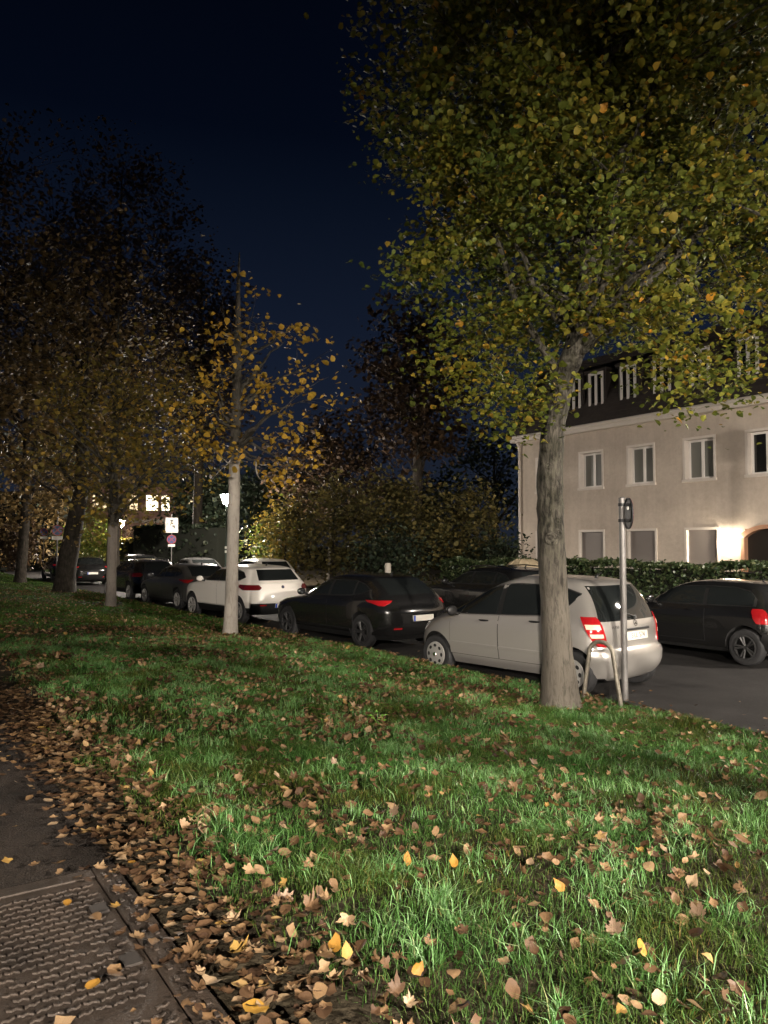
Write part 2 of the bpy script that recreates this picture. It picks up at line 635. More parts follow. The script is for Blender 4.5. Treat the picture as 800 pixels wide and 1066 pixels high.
mb.build('plate', [M['iron'], M['iron_dark']], cov)
mb = MB()
mb.box(-1.6, 1.68, -.905, -.80, -.03, .012, bev=.004)
mb.box(1.59, 1.68, -.797, 1.5, -.03, .010, bev=.004)
for k in range(40):
    for q in (0, 1):
        x, y = -1.5 + k * .08 + q * .04, -.873 + q * .04
        mb.box(x - .012, x + .012, y - .008, y + .008, .011, .017)
mb.build('frame', M['iron'], cov)
for x in (.15, .72, 1.2):
    mb = MB()
    mb.box(x, x + .085, -.765, -.70, .004, .0135, mat=0)
    mb.build('keyhole', M['iron_dark'], cov)

# ------------------------------------------------------------------ grass
def visible_uv(n, u0, u1, v0, v1):
    return RNG.uniform(u0, u1, n), RNG.uniform(v0, v1, n)


def litter_density(u, v):
    """where the fallen leaves lie thick: by the path, and in drifts over the grass"""
    d = .24 + .8 * np.exp(-((v - 1.2) / .3) ** 2)
    d = d + .7 * np.clip((vnoise(u, v, .75, 4) - .50) * 4, 0, 1) * np.clip(1.3 - v / 8, .25, 1)
    return np.clip(d, 0, 1)


def grass_cover(u, v):
    c = np.clip((vnoise(u, v, .8, 6) - .18) * 3.2, .75, 1) * np.clip((v - 1.28 - .5 * (vnoise(u, v, .5, 8) - .5)) / .3, 0, 1)
    c = c * (1 - .5 * np.clip((vnoise(u, v, .75, 4) - .54) * 4, 0, 1) * np.clip(1.4 - v / 6, .2, 1))
    return c


def make_grass():
    ux, vx, hx, wx = [], [], [], []
    zones = [(-2.0, 6.5, 150000, .0036), (4.0, 13.0, 150000, .005), (10.0, 24.0, 90000, .009), (22, 60, 60000, .016)]
    for u0, u1, n, w in zones:
        u, v = visible_uv(n * 2, u0, u1, 1.12, KERB_V - .03)
        Yd = DY * u + NY * v
        Xd = DX * u + NX * v
        ok = (Yd > 1.6) & (np.abs(Xd) < .62 * Yd + 1.2) & (RNG.random(len(u)) < grass_cover(u, v))
        u, v = u[ok][:n], v[ok][:n]
        lush = vnoise(u, v, .55, 9)
        tall = vnoise(u, v, .33, 12)
        h = .020 + .030 * lush + .05 * np.clip((tall - .62) * 3.2, 0, 1) + RNG.normal(0, .010, len(u))
        h = np.clip(h, .02, .2)
        ux.append(u); vx.append(v); hx.append(h); wx.append(np.full(len(u), w))
    # tufts of long blades
    nt = 800
    n_lawn = sum(len(a) for a in ux)
    tu, tv = visible_uv(nt * 3, -1.5, 14, 1.45, KERB_V - .15)
    Yd = DY * tu + NY * tv
    Xd = DX * tu + NX * tv
    ok = (Yd > 1.8) & (np.abs(Xd) < .6 * Yd + .8)
    tu, tv = tu[ok][:nt], tv[ok][:nt]
    for a, b in zip(tu, tv):
        k = int(RNG.integers(30, 110))
        s = RNG.uniform(.03, .11)
        ux.append(a + RNG.normal(0, s, k)); vx.append(b + RNG.normal(0, s, k))
        hx.append(RNG.uniform(.04, .08 + .05 * RNG.random(), k)); wx.append(np.full(k, .0046))
    u, v, h, w = map(np.concatenate, (ux, vx, hx, wx))
    lushm = (np.arange(len(u)) >= n_lawn).astype(np.int32)
    ok = (v < KERB_V - .02) & (v > 1.1)
    u, v, h, w, lushm = u[ok], v[ok], h[ok], w[ok], lushm[ok]
    # leave the tree feet clear
    n = len(u)
    z = lawn_z(u, v)
    x, y = DX * u + NX * v, DY * u + NY * v
    az = RNG.uniform(0, 2 * np.pi, n)
    lean = RNG.uniform(.35, 1.6, n) * h
    face = az + RNG.normal(0, .6, n) + np.pi / 2
    cx, cy = np.cos(az), np.sin(az)
    fx, fy = np.cos(face) * w * .5, np.sin(face) * w * .5
    V = np.zeros((n, 5, 3), np.float32)
    V[:, 0] = np.stack([x - fx, y - fy, z - .012], -1)
    V[:, 1] = np.stack([x + fx, y + fy, z - .012], -1)
    mx, my, mz = x + cx * lean * .35, y + cy * lean * .35, z + h * .62
    V[:, 2] = np.stack([mx + fx * .8, my + fy * .8, mz], -1)
    V[:, 3] = np.stack([mx - fx * .8, my - fy * .8, mz], -1)
    V[:, 4] = np.stack([x + cx * lean, y + cy * lean, z + h * RNG.uniform(.75, 1.0, n)], -1)
    b = np.arange(n)[:, None] * 5
    Q = b + np.array([[0, 1, 2, 3]])
    T = b + np.array([[3, 2, 4]])
    me = np_mesh('grass', V.reshape(-1, 3), Q, T, mat_idx=np.concatenate([lushm, lushm]))
    g2 = mat_islands('lit_pale_blades', [(0, (.06, .16, .03)), (.5, (.12, .27, .07)), (.9, (.20, .37, .15)), (1, (.27, .30, .13))], rough=.45, trans=.25, spec=.5)  # pale tuft colour also carries the lawn's bright patches of light
    gm = mat_islands('grass_blades', [(0, (.016, .045, .008)), (.35, (.034, .10, .016)), (.75, (.06, .15, .026)), (.93, (.11, .22, .07)), (1, (.17, .16, .06))],
                     rough=.58, trans=.25, spec=.2, patch=(1.3, (1.25, .72, .6)))
    o = link_mesh('grass', me, [gm, g2])
    tag(o, 'green tufted grass of the verge between path and parked cars', 'grass', kind='stuff')


make_grass()

# ------------------------------------------------------------------ fallen leaves
def leaf_template(kind, rnd):
    """outline of a leaf in the plane, centred, about one unit across"""
    if kind == 'lobed':
        half = [(90, .60), (79, .45), (71, .47), (61, .31), (50, .45), (40, .57), (31, .45), (22, .44), (8, .33), (-6, .38), (-20, .43), (-34, .33), (-62, .27)]
        ang = [-88] + [a for a, _ in half[::-1]] + [180 - a for a, _ in half[1:]]
        rad = [.14] + [r for _, r in half[::-1]] + [r for _, r in half[1:]]
    elif kind == 'oval':
        ang = list(range(-90, 270, 30))
        rad = [.46, .42, .38, .36, .37, .42, .58, .42, .37, .36, .38, .42]
    else:
        ang = list(range(-90, 270, 36))
        rad = [.5, .3, .36, .42, .34, .5, .34, .42, .36, .3]
    P = []
    for a, r in zip(ang, rad):
        r *= 1 + rnd.normal(0, .09)
        a = math.radians(a + rnd.normal(0, 4))
        P.append((r * math.cos(a), r * math.sin(a)))
    return np.array(P)


def leaf_verts(P, size, curl, fold, rnd):
    """centre + inner ring + outline, bent into a dry leaf"""
    Q = np.concatenate([[[0, 0]], P * .52, P])
    ph = rnd.uniform(0, 2 * np.pi)
    rr = (Q ** 2).sum(1)
    z = curl * rr * 1.1 + fold * np.abs(Q[:, 0]) + .10 * curl * np.sin(3 * np.arctan2(Q[:, 1], Q[:, 0]) + ph) * np.sqrt(rr)
    return np.concatenate([Q, z[:, None]], 1) * size


def leaf_faces(k):
    T = [[0, 1 + i, 1 + (i + 1) % k] for i in range(k)]
    Q = [[1 + i, 1 + k + i, 1 + k + (i + 1) % k, 1 + (i + 1) % k] for i in range(k)]
    return np.array(T), np.array(Q)


BROWN = [(0, (.05, .027, .015)), (.3, (.115, .065, .032)), (.65, (.19, .115, .055)), (.88, (.28, .185, .10)), (.95, (.36, .26, .16)), (1, (.33, .2, .05))]
M['litter'] = mat_islands('dry_brown_leaves', BROWN, .6, .1, .25, patch=(14, (.62, .58, .55)))


def ground_at(x, y):
    """where the ray through the photograph's pixel meets the verge or path"""
    p = R(2.5)
    a, b = (x - 400) / 800, (533 - y) / 800
    d = Vector((a, math.cos(p) - b * math.sin(p), math.sin(p) + b * math.cos(p)))
    z = .4
    for _ in range(25):
        t = (z - CAM_H) / d.z
        q = d * t
        u, v = UV(q.x, q.y)
        z = float(surf_z(u, v))
    return u, v


def surf_z(u, v):
    u, v = np.asarray(u, float), np.asarray(v, float)
    z = np.where(v < 1.04, .482, lawn_z(u, v))
    return np.where(v > KERB_V, np.where(v > FAR_KERB_V, .125, .004), z)


def mat_single(name, stops):
    m, n, l, p = new_mat(name)
    g = n.new('ShaderNodeObjectInfo')
    r = n.new('ShaderNodeValToRGB')
    while len(r.color_ramp.elements) < len(stops):
        r.color_ramp.elements.new(.5)
    for e, (pos, c) in zip(r.color_ramp.elements, stops):
        e.position = pos
        e.color = (*c, 1)
    l.new(g.outputs['Random'], r.inputs['Fac'])
    tc = n.new('ShaderNodeTexCoord')
    t = n.new('ShaderNodeTexNoise')
    t.inputs['Scale'].default_value = 45
    t.inputs['Detail'].default_value = 4
    l.new(tc.outputs['Object'], t.inputs['Vector'])
    mr = n.new('ShaderNodeMapRange')
    mr.inputs['From Min'].default_value = .3
    mr.inputs['From Max'].default_value = .7
    mr.inputs['To Min'].default_value = .6
    mr.inputs['To Max'].default_value = 1.1
    l.new(t.outputs['Fac'], mr.inputs['Value'])
    mx = n.new('ShaderNodeMix')
    mx.data_type = 'RGBA'
    mx.blend_type = 'MULTIPLY'
    mx.inputs[0].default_value = 1
    l.new(r.outputs['Color'], mx.inputs[6])
    l.new(mr.outputs[0], mx.inputs[7])
    l.new(mx.outputs[2], p.inputs['Base Color'])
    p.inputs['Roughness'].default_value = .55
    p.inputs['Specular IOR Level'].default_value = .3
    return m


M['brown_leaf'] = mat_single('brown_leaf', BROWN)
M['yellow_leaf'] = mat_single('yellow_leaf', [(0, (.30, .15, .025)), (1, (.37, .21, .035))])
M['pale_leaf'] = mat_single('pale_leaf', [(0, (.20, .13, .08)), (1, (.26, .18, .12))])


def make_litter():
    rnd = np.random.default_rng(21)
    us, vs = [], []
    for (u0, u1, v0, v1, n) in ((-1.5, 8, .2, 7.4, 9500), (6, 16, .8, 7.4, 8000), (14, 34, .9, 7.4, 5500)):
        u, v = rnd.uniform(u0, u1, n * 2), rnd.uniform(v0, v1, n * 2)
        d = litter_density(u, v) * np.where(v < .95, .30 + .6 * np.clip(1 - (.95 - v) / .35, 0, 1), 1) * np.where(v < 1.02, np.where(v < .6, .12, .7), 1)
        ok = rnd.random(n * 2) < d * .8
        us.append(u[ok]); vs.append(v[ok])
    # on the road between the verge and the cars, and in the far gutter
    n = 260
    u = rnd.uniform(-2, 20, n); v = KERB_V + rnd.exponential(.8, n) + .05
    us.append(u); vs.append(v)
    u, v = np.concatenate(us), np.concatenate(vs)
    # a dense drift beside the path
    n = 1700
    u2 = rnd.uniform(-1.2, 9, n); v2 = 1.2 + rnd.normal(0, .15, n)
    u, v = np.concatenate([u, u2]), np.concatenate([v, v2])
    X, Y = DX * u + NX * v, DY * u + NY * v
    ok = (Y > 1.5) & (np.abs(X) < .75 * Y + 1.5) & (v < 13.8)
    u, v, X, Y = u[ok], v[ok], X[ok], Y[ok]
    size = np.clip(rnd.normal(.055, .016, len(u)), .028, .10)
    zz = surf_z(u, v)
    in_grass = (v > 1.35) & (v < KERB_V)
    z = zz + np.where(in_grass, rnd.uniform(.020, .062, len(u)), rnd.uniform(.006, .02, len(u)))
    imgx = 400 + 800 * X / Y
    imgy = 568 + 800 * (CAM_H - z) / Y
    seen = (imgx > 2) & (imgx < 798) & (imgy < 1062)
    key = np.where(seen, size / Y, 0)
    order = np.argsort(-key)
    near = set(order[:270].tolist())
    # ---- single leaves, the ones that show largest
    protos = []
    for k in range(14):
        kind = ('lobed', 'ragged', 'oval', 'ragged', 'oval')[k % 5]
        P = leaf_template(kind, rnd)
        Vv = leaf_verts(P, 1.0, rnd.uniform(-.5, .9), rnd.uniform(-.1, .45), rnd)
        T, Q = leaf_faces(len(P))
        me = np_mesh('fallen_leaf', Vv, T, Q)
        me.materials.append(M['brown_leaf'])
        me.polygons.foreach_set('use_smooth', np.ones(len(me.polygons), bool))
        protos.append(me)
    for i in order[:270]:
        o = bpy.data.objects.new('fallen_leaf', protos[int(rnd.integers(0, 14))])
        COL.objects.link(o)
        o.location = (X[i], Y[i], z[i] + .006)
        tilt = .42 if in_grass[i] else .17
        o.rotation_euler = (rnd.normal(0, tilt), rnd.normal(0, tilt), rnd.uniform(0, 6.28))
        s = float(size[i])
        o.scale = (s, s * rnd.uniform(.75, 1.1), s)
        if v[i] < .98:
            tag(o, 'dry brown leaf lying loose on the dark path', 'leaf', 'brown leaves on the path')
        elif v[i] < 1.45:
            tag(o, 'dry brown leaf in the thick drift along the edge of the path', 'leaf', 'brown leaves drifted along the path')
        else:
            tag(o, 'dry brown leaf lying among the grass blades in front', 'leaf', 'brown leaves in the near grass')
    # ---- the few that stand out
    special = [
        (349, 1002, 'yellow', .07, 'bright yellow leaf, upper of the touching pair near the bottom edge'),
        (361, 1010, 'yellow', .06, 'bright yellow leaf, lower of the touching pair near the bottom edge'),
        (435, 1028, 'yellow', .055, 'small round yellow leaf in dark grass close to the bottom edge'),
        (424, 909, 'yellow', .07, 'upright orange yellow leaf standing in the grass left of another yellow leaf'),
        (473, 912, 'yellow', .06, 'upright yellow leaf standing in the bright grass, mid lawn'),
        (668, 1005, 'yellow', .075, 'yellow leaf standing alone in the grass at the lower right'),
        (583, 938, 'yellow', .06, 'yellow leaf in the bright grass band right of the middle'),
        (97, 1031, 'yellow', .06, 'yellow brown leaf lying on the iron cover near the bottom edge'),
        (70, 945, 'yellow', .05, 'small yellow leaf on the iron cover near its far edge'),
        (265, 1056, 'yellow', .085, 'pointed yellow leaf on the iron frame corner at the bottom edge'),
        (137, 903, 'yellow', .05, 'small yellow leaf where the far corner of the iron cover meets the drift'),
        (298, 951, 'pale', .085, 'pale pinkish leaf standing on edge at the border of the leaf drift'),
        (411, 858, 'pale', .12, 'large tan lobed leaf lying in the middle of the lawn'),
        (556, 803, 'pale', .09, 'pale leaf tipped up in the grass below the tree trunk'),
        (42, 700, 'pale', .15, 'large pale crumpled leaf on the dark grass at the left edge'),
        (328, 1034, 'pale', .09, 'narrow pale orange leaf on edge in the grass at the bottom'),
        (727, 968, 'pale', .11, 'light tan leaf flat on the grass near the right bottom corner'),
        (347, 803, 'pale', .08, 'cream coloured leaf above a pale grass tuft, left of the middle'),
        (640, 985, 'pale', .10, 'pale brown leaf left of the lone yellow leaf at the lower right'),
    ]
    for x, y, k, s, lab in special:
        uu, vv = ground_at(x, y)
        P = leaf_template('oval' if k == 'yellow' else 'lobed', rnd)
        Vv = leaf_verts(P, 1.0, rnd.uniform(.1, .4), rnd.uniform(.05, .25), rnd)
        T, Q = leaf_faces(len(P))
        me = np_mesh('fallen_leaf', Vv, T, Q)
        me.polygons.foreach_set('use_smooth', np.ones(len(me.polygons), bool))
        me.materials.append(M[k + '_leaf'])
        o = bpy.data.objects.new('fallen_leaf', me)
        COL.objects.link(o)
        p = W(uu, vv, float(surf_z(uu, vv)) + (.065 if vv > 1.3 else .02))
        o.location = p
        s *= .8 if k == 'pale' else 1
        o.scale = (s, s, s)
        if vv > 1.3:
            o.rotation_euler = (R(rnd.uniform(35, 70)), R(rnd.normal(0, 20)), R(rnd.normal(0, 25)))
        else:
            o.rotation_euler = (rnd.normal(0, .12), rnd.normal(0, .12), rnd.uniform(0, 6.28))
        tag(o, lab, 'leaf', 'leaves that stand out on the ground')
    # ---- everything else in one mesh
    Vs, Ts, Qs, b = [], [], [], 0
    temps = [(leaf_template(('lobed', 'oval', 'ragged')[k % 3], rnd)) for k in range(12)]
    for i in order:
        if int(i) in near:
            continue
        far = Y[i] > 9
        P = temps[int(rnd.integers(0, 12))]
        if far:
            P = P[::2]
        Vv = leaf_verts(P, size[i] * (1.15 if far else 1), rnd.uniform(.1, .6), rnd.uniform(0, .3), rnd)
        tl = .42 if in_grass[i] else .15
        Mx = Matrix.Rotation(rnd.uniform(0, 6.28), 3, 'Z') @ Matrix.Rotation(rnd.normal(0, tl), 3, 'X') @ Matrix.Rotation(rnd.normal(0, tl), 3, 'Y')
        Vv = Vv @ np.array(Mx).T + np.array([X[i], Y[i], z[i] + .004])
        T, Q = leaf_faces(len(P))
        Vs.append(Vv); Ts.append(T + b); Qs.append(Q + b)
        b += len(Vv)
    me = np_mesh('leaf_litter', np.concatenate(Vs), np.concatenate(Ts), np.concatenate(Qs))
    o = link_mesh('leaf_litter', me, M['litter'], smooth=True)
    tag(o, 'brown autumn leaf litter strewn over the verge and the roadside', 'leaves', kind='stuff')


make_litter()

# a bright seedling in the lawn
u_, v_ = ground_at(394, 756)
mb = MB()
for k in range(7):
    a = k * 2.4
    r = .035 + .012 * (k % 3)
    c = Vector((math.cos(a) * r, math.sin(a) * r, .05 + .012 * k))
    mb.tube([(0, 0, 0), c * .6, c], .002, 4, mat=0)
    t = Vector((math.cos(a), math.sin(a), .2)).normalized()
    s = Vector((-math.sin(a), math.cos(a), 0))
    L = .05
    mb.add([c, c + t * L * .5 + s * L * .35, c + t * L, c + t * L * .5 - s * L * .35, c + t * L * .5 + Vector((0, 0, .01))],
           [(0, 1, 4), (1, 2, 4), (2, 3, 4), (3, 0, 4)], 0)
o = mb.build('seedling', mat_plain('bright_green_leaf', (.12, .30, .03), .45), loc=W(u_, v_, float(lawn_z(u_, v_))), fix=False)
tag(o, 'small bright green seedling alone in the middle of the lawn', 'weed')


# ------------------------------------------------------------------ trees
def leaf_cloud(name, C, S, mats, parent, aspect=.85, droop=.5, rnd=RNG, fold=.18, simple=False):
    """many small folded leaves at centres C with sizes S"""
    n = len(C)
    C = np.asarray(C, np.float32)
    S = np.asarray(S, np.float32)
    if simple:
        T = np.array([[-.5, 0, 0], [0, -.42, 0], [.5, 0, 0], [0, .42, 0]], np.float32)
        F = [np.array([[0, 1, 2, 3]])]
        T[:, 2] = [0, fold, 0, fold]
    else:
        T = np.array([[0, -.5, 0], [.36, -.34, 1], [.44, .02, 1], [.2, .36, .5], [0, .56, 0], [-.2, .36, .5], [-.44, .02, 1], [-.36, -.34, 1]], np.float32)
        T[:, 2] *= fold
        F = [np.array([[0, 1, 2, 3]]), np.array([[0, 3, 4, 5]]), np.array([[0, 5, 6, 7]])]
        F = [np.concatenate(F)]
    # frames: normals up-ish with wide scatter
    nrm = rnd.normal(0, 1, (n, 3)).astype(np.float32)
    nrm[:, 2] = np.abs(nrm[:, 2]) + droop
    nrm /= np.linalg.norm(nrm, axis=1, keepdims=True)
    a = rnd.normal(0, 1, (n, 3)).astype(np.float32)
    a -= nrm * (a * nrm).sum(1, keepdims=True)
    a /= np.linalg.norm(a, axis=1, keepdims=True) + 1e-9
    b = np.cross(nrm, a)
    V = C[:, None] + S[:, None, None] * (T[None, :, 0:1] * aspect / .85 * a[:, None] + T[None, :, 1:2] * b[:, None] + T[None, :, 2:3] * nrm[:, None])
    k = T.shape[0]
    base = np.arange(n)[:, None, None] * k
    faces = [(base + f[None]).reshape(-1, f.shape[1]) for f in F]
    me = np_mesh(name, V.reshape(-1, 3), *faces)
    return link_mesh(name, me, mats, parent)


def bez(p0, p1, p2, n=6):
    return [p0 * (1 - t) ** 2 + p1 * 2 * t * (1 - t) + p2 * t * t for t in [i / (n - 1) for i in range(n)]]


def tree(name, label, cat, group, base, trunk, radii, crown, n_limbs, n_clusters, per, leaf, mats, spread=.35, seed=1,
         limbs=(), shell=2.4, flare=1.35, twig_leaves=.35, extra=(), droop=.5, min_limb=2.2, simple=False, keep=None, knots=()):
    """base (x, y, z); trunk: local points; crown: (local centre, radii); leaf: size"""
    rnd = np.random.default_rng(seed)
    rt = empty(name, base)
    tag(rt, label, cat, group)
    tp = [Vector(p) for p in trunk]
    # resample the trunk for a gently uneven outline
    pts, rr = [], []
    for i in range(len(tp) - 1):
        for k in range(6):
            t = k / 6
            pts.append(tp[i].lerp(tp[i + 1], t))
            rr.append(radii[i] * (1 - t) + radii[i + 1] * t)
    pts.append(tp[-1]); rr.append(radii[-1])
    for i, p in enumerate(pts):
        h = p.z
        rr[i] *= (1 + (flare - 1) * math.exp(-max(h, 0) / .22)) * (1 + rnd.normal(0, .025))
    mb = MB()
    mb.tube([pts[0] - Vector((0, 0, .25))] + pts, [rr[0] * 1.05] + rr, 20)
    for ka, kz, kr in knots:
        i = min(range(len(pts)), key=lambda q: abs(pts[q].z - kz))
        d_ = Vector((math.cos(ka), math.sin(ka), 0))
        s_ = Vector((-d_.y, d_.x, 0))
        c_ = Vector((pts[i].x, pts[i].y, kz)) + d_ * (rr[i] - .004)
        ring = [c_ + s_ * kr * math.cos(q * .5236) + Vector((0, 0, kr * math.sin(q * .5236))) - d_ * (.35 * kr * math.cos(q * .5236) ** 2) for q in range(13)]
        mb.tube(ring, [kr * (.42 + .12 * math.sin(q * 2.1)) for q in range(13)], 7)
        mb.tube([c_ - d_ * .03, c_ + d_ * kr * .3], [kr * .6, kr * .25], 8)

    def trunk_at(z):
        for i in range(len(pts) - 1):
            if pts[i + 1].z >= z:
                return pts[i].copy(), rr[i]
        return pts[-1].copy(), rr[-1]

    cc, cr = Vector(crown[0]), crown[1]
    nodes = []       # points a twig can start from
    for l_ in limbs:
        lp = [Vector(p) for p in l_[0]]
        r0, r1 = l_[1]
        mb.tube(lp, [r0 + (r1 - r0) * i / (len(lp) - 1) for i in range(len(lp))], 9)
        for i in range(1, len(lp)):
            nodes.append((lp[i], r1 + .3 * (r0 - r1)))
    for i in range(n_limbs):
        d = rnd.normal(0, 1, 3)
        d /= np.linalg.norm(d)
        q = rnd.uniform(.55, .85)
        e = cc + Vector((d[0] * cr[0] * q, d[1] * cr[1] * q, d[2] * cr[2] * q))
        hd = math.hypot(e.x, e.y)
        z0 = max(min_limb, min(pts[-1].z - .2, e.z - hd * rnd.uniform(.5, .95)))
        s, r0 = trunk_at(z0)
        r0 = min(r0 * .55, .03 + .016 * (e - s).length)
        m_ = s.lerp(e, .5) + Vector((0, 0, .12 * hd)) + Vector(rnd.normal(0, .12, 3))
        lp = bez(s, m_, e, 8)
        for k in range(1, 7):
            lp[k] += Vector(rnd.normal(0, .035, 3))
        mb.tube(lp, [r0 * (1 - .85 * k / 7) for k in range(8)], 7)
        for k in range(2, 8):
            nodes.append((lp[k], r0 * (1 - .85 * k / 7)))
    NP = np.array([n_[0][:] for n_ in nodes]) if nodes else np.array([pts[-1][:]])
    C, S = [], []
    made = 0
    while made < n_clusters:
        d = rnd.normal(0, 1, 3)
        d /= np.linalg.norm(d)
        q = rnd.random() ** (1 / shell)
        q *= .82 + .36 * float(vnoise(d[0] * 3 + seed, d[1] * 3 + d[2] * 4, 1.0, seed))
        e = np.array([cc.x + d[0] * cr[0] * q, cc.y + d[1] * cr[1] * q, cc.z + d[2] * cr[2] * q])
        if e[2] + base[2] < 1.2 and min_limb > 1:
            made += 1
            continue
        if keep is not None and not keep(e, rnd):
            made += .25
            continue
        j = int(np.argmin(((NP - e) ** 2).sum(1)))
        s = Vector(NP[j]); E = Vector(e)
        L = (E - s).length
        m_ = s.lerp(E, .5) + Vector((0, 0, .1 * L))
        lp = bez(s, m_, E, 5)
        mb.tube(lp, [max(.0035, .006 + .004 * L) * (1 - .7 * k / 4) for k in range(5)], 4, cap=False)
        k = max(1, int(rnd.poisson(per)))
        pos = rnd.normal(0, spread, (k, 3)) * np.array([1, 1, .7])
        pos = pos + e
        kt = int(k * twig_leaves)
        if kt:
            t = rnd.uniform(.25, 1, kt)
            tw = np.array([(lp[min(4, int(x * 4))])[:] for x in t])
            pos[:kt] = tw + rnd.normal(0, spread * .45, (kt, 3))
        C.append(pos)
        S.append(np.clip(rnd.normal(leaf, leaf * .36, k), leaf * .35, leaf * 1.8))
        made += 1
    for (pos, k, sp) in extra:
        C.append(np.array(pos) + rnd.normal(0, sp, (k, 3)))
        S.append(np.clip(rnd.normal(leaf, leaf * .25, k), leaf * .45, leaf * 1.6))
    if C:
        C, S = np.concatenate(C), np.concatenate(S)
        leaf_cloud('crown', C, S, mats[1], rt, rnd=rnd, droop=droop, simple=simple)
    mb.build('trunk', mats[0], rt, smooth=True, fix=False)
    return rt


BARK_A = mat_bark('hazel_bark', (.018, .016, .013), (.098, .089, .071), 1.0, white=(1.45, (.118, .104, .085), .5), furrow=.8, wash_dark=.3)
BARK_W = mat_bark('limewashed_bark', (.05, .045, .039), (.11, .098, .083), 1.2, white=(3.55, (.42, .38, .33), .06), furrow=.4)
BARK_W2 = mat_bark('limewashed_bark_far', (.045, .04, .033), (.09, .08, .065), 1.2, white=(2.45, (.24, .21, .18), .06), furrow=.4)
BARK_D = mat_bark('dark_bark', (.025, .02, .016), (.06, .05, .04), .7)

LEAF_BIG = mat_islands('hazel_leaves', [(0, (.05, .078, .014)), (.5, (.10, .135, .024)), (.9, (.18, .19, .032)), (.985, (.25, .19, .03)), (1, (.38, .22, .03))],
                       rough=.5, trans=.3, spec=.3, patch=(.55, (1.4, 1.06, .8)))
LEAF_YEL = mat_islands('yellow_leaves', [(0, (.32, .21, .03)), (.6, (.54, .34, .04)), (1, (.6, .34, .05))], trans=.3)
LEAF_OLV = mat_islands('olive_leaves', [(0, (.11, .09, .025)), (.6, (.19, .15, .035)), (.9, (.32, .22, .04)), (1, (.42, .26, .04))], trans=.3)
LEAF_BRN = mat_islands('brown_leaves', [(0, (.09, .065, .026)), (.6, (.16, .11, .045)), (1, (.25, .16, .055))], trans=.2)
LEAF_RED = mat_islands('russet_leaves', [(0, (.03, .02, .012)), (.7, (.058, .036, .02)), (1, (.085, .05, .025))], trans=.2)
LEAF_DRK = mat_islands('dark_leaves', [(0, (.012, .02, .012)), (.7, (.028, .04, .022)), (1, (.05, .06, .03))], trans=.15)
LEAF_SHR = mat_islands('shrub_leaves', [(0, (.05, .05, .018)), (.6, (.105, .09, .03)), (1, (.18, .14, .045))], trans=.25)
LEAF_GRN = mat_islands('yellow_green_leaves', [(0, (.06, .09, .015)), (.6, (.12, .15, .025)), (1, (.25, .2, .04))], trans=.3)
LEAF_HDG = mat_islands('hedge_leaves', [(0, (.025, .045, .018)), (.6, (.05, .075, .028)), (1, (.10, .11, .05))], rough=.4, trans=.2, spec=.5)

ROW = 'street trees standing in the verge'
BT = (2.02, 8.87, .18)


def big_crown(e, rnd):
    # the crown hangs over the verge: its underside and left flank as seen on the street
    x, y, z = e[0] + BT[0], e[1] + BT[1], e[2] + BT[2]
    if y < 2.5:
        return False
    c, r = 400 + 800 * x / y, 568 - 800 * (z - CAM_H) / y
    low = np.interp(c, [330, 420, 480, 545, 590, 640, 690, 720, 800, 1000], [250, 318, 392, 415, 380, 372, 402, 408, 402, 402])
    left = np.interp(r, [-600, 0, 60, 130, 190, 240, 300, 340, 400, 440], [330, 362, 372, 395, 390, 415, 428, 440, 485, 520])
    return r < low + rnd.normal(0, 7) and c > left + rnd.normal(0, 6)


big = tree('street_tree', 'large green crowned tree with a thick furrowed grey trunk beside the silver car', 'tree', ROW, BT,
           [(0, 0, 0), (-.05, -.02, .9), (-.105, -.05, 1.9), (-.115, -.06, 2.65), (-.075, -.08, 3.2), (.035, -.12, 3.75), (.17, -.15, 4.1), (.36, -.25, 5.2), (.5, -.3, 7.0), (.6, -.35, 9.5)],
           [.19, .166, .152, .15, .133, .128, .125, .105, .08, .03],
           ((1.05, .25, 7.7), (3.75, 2.9, 5.1)), 24, 1050, 140, .057, (BARK_A, LEAF_BIG), spread=.2, keep=big_crown, droop=.8, seed=4, shell=2.2, min_limb=4.0, knots=((-1.75, 1.93, .06), (-1.3, 1.98, .05), (-1.15, 2.12, .035), (-1.9, 2.75, .03)),
           limbs=[([(.12, -.14, 4.0), (.5, .0, 4.9), (.95, .15, 5.5), (1.7, .3, 6.4), (2.3, .4, 7.6), (2.6, .4, 9.2)], (.095, .02)),
                  ([(-.0, -.12, 3.8), (-.5, -.3, 4.5), (-.75, -.4, 5.3), (-1.2, -.3, 6.2), (-1.3, -.2, 7.2)], (.05, .01)),
                  ([(.05, -.12, 4.0), (.35, -.7, 4.7), (.4, -1.1, 5.6), (.75, -1.2, 6.6)], (.05, .01))],
           extra=[((-.6, -.6, 3.3), 190, .2), ((-.35, -1.0, 3.4), 190, .2), ((-1.0, -.9, 3.45), 200, .22), ((-.7, -.95, 3.2), 170, .17), ((-1.45, -.9, 3.85), 200, .25), ((-1.2, -.4, 3.7), 200, .25), ((1.1, -.6, 3.5), 130, .2), ((1.55, -.9, 3.45), 130, .2)])
tree('street_tree', 'unseen neighbouring verge tree right of the view, crown shaped to shade the lawn', 'tree', ROW, (6.5, 1.4, .14),
     [(0, 0, 0), (0, 0, 1.5), (-.1, -.1, 3.2), (-.3, -.3, 6.5)], [.2, .18, .16, .05],
     ((-1.0, -1.1, 4.6), (2.1, 2.1, 2.0)), 10, 330, 22, .085, (BARK_D, LEAF_BIG), spread=.3, seed=5, extra=[((1.2, .7, 2.75), 380, .4), ((.9, -.2, 3.0), 200, .35)], min_limb=2.4, simple=True)  # unseen tree; crown offset and low boughs set to dapple the lawn
T2 = (px(241, 15.9), 15.9, .18)
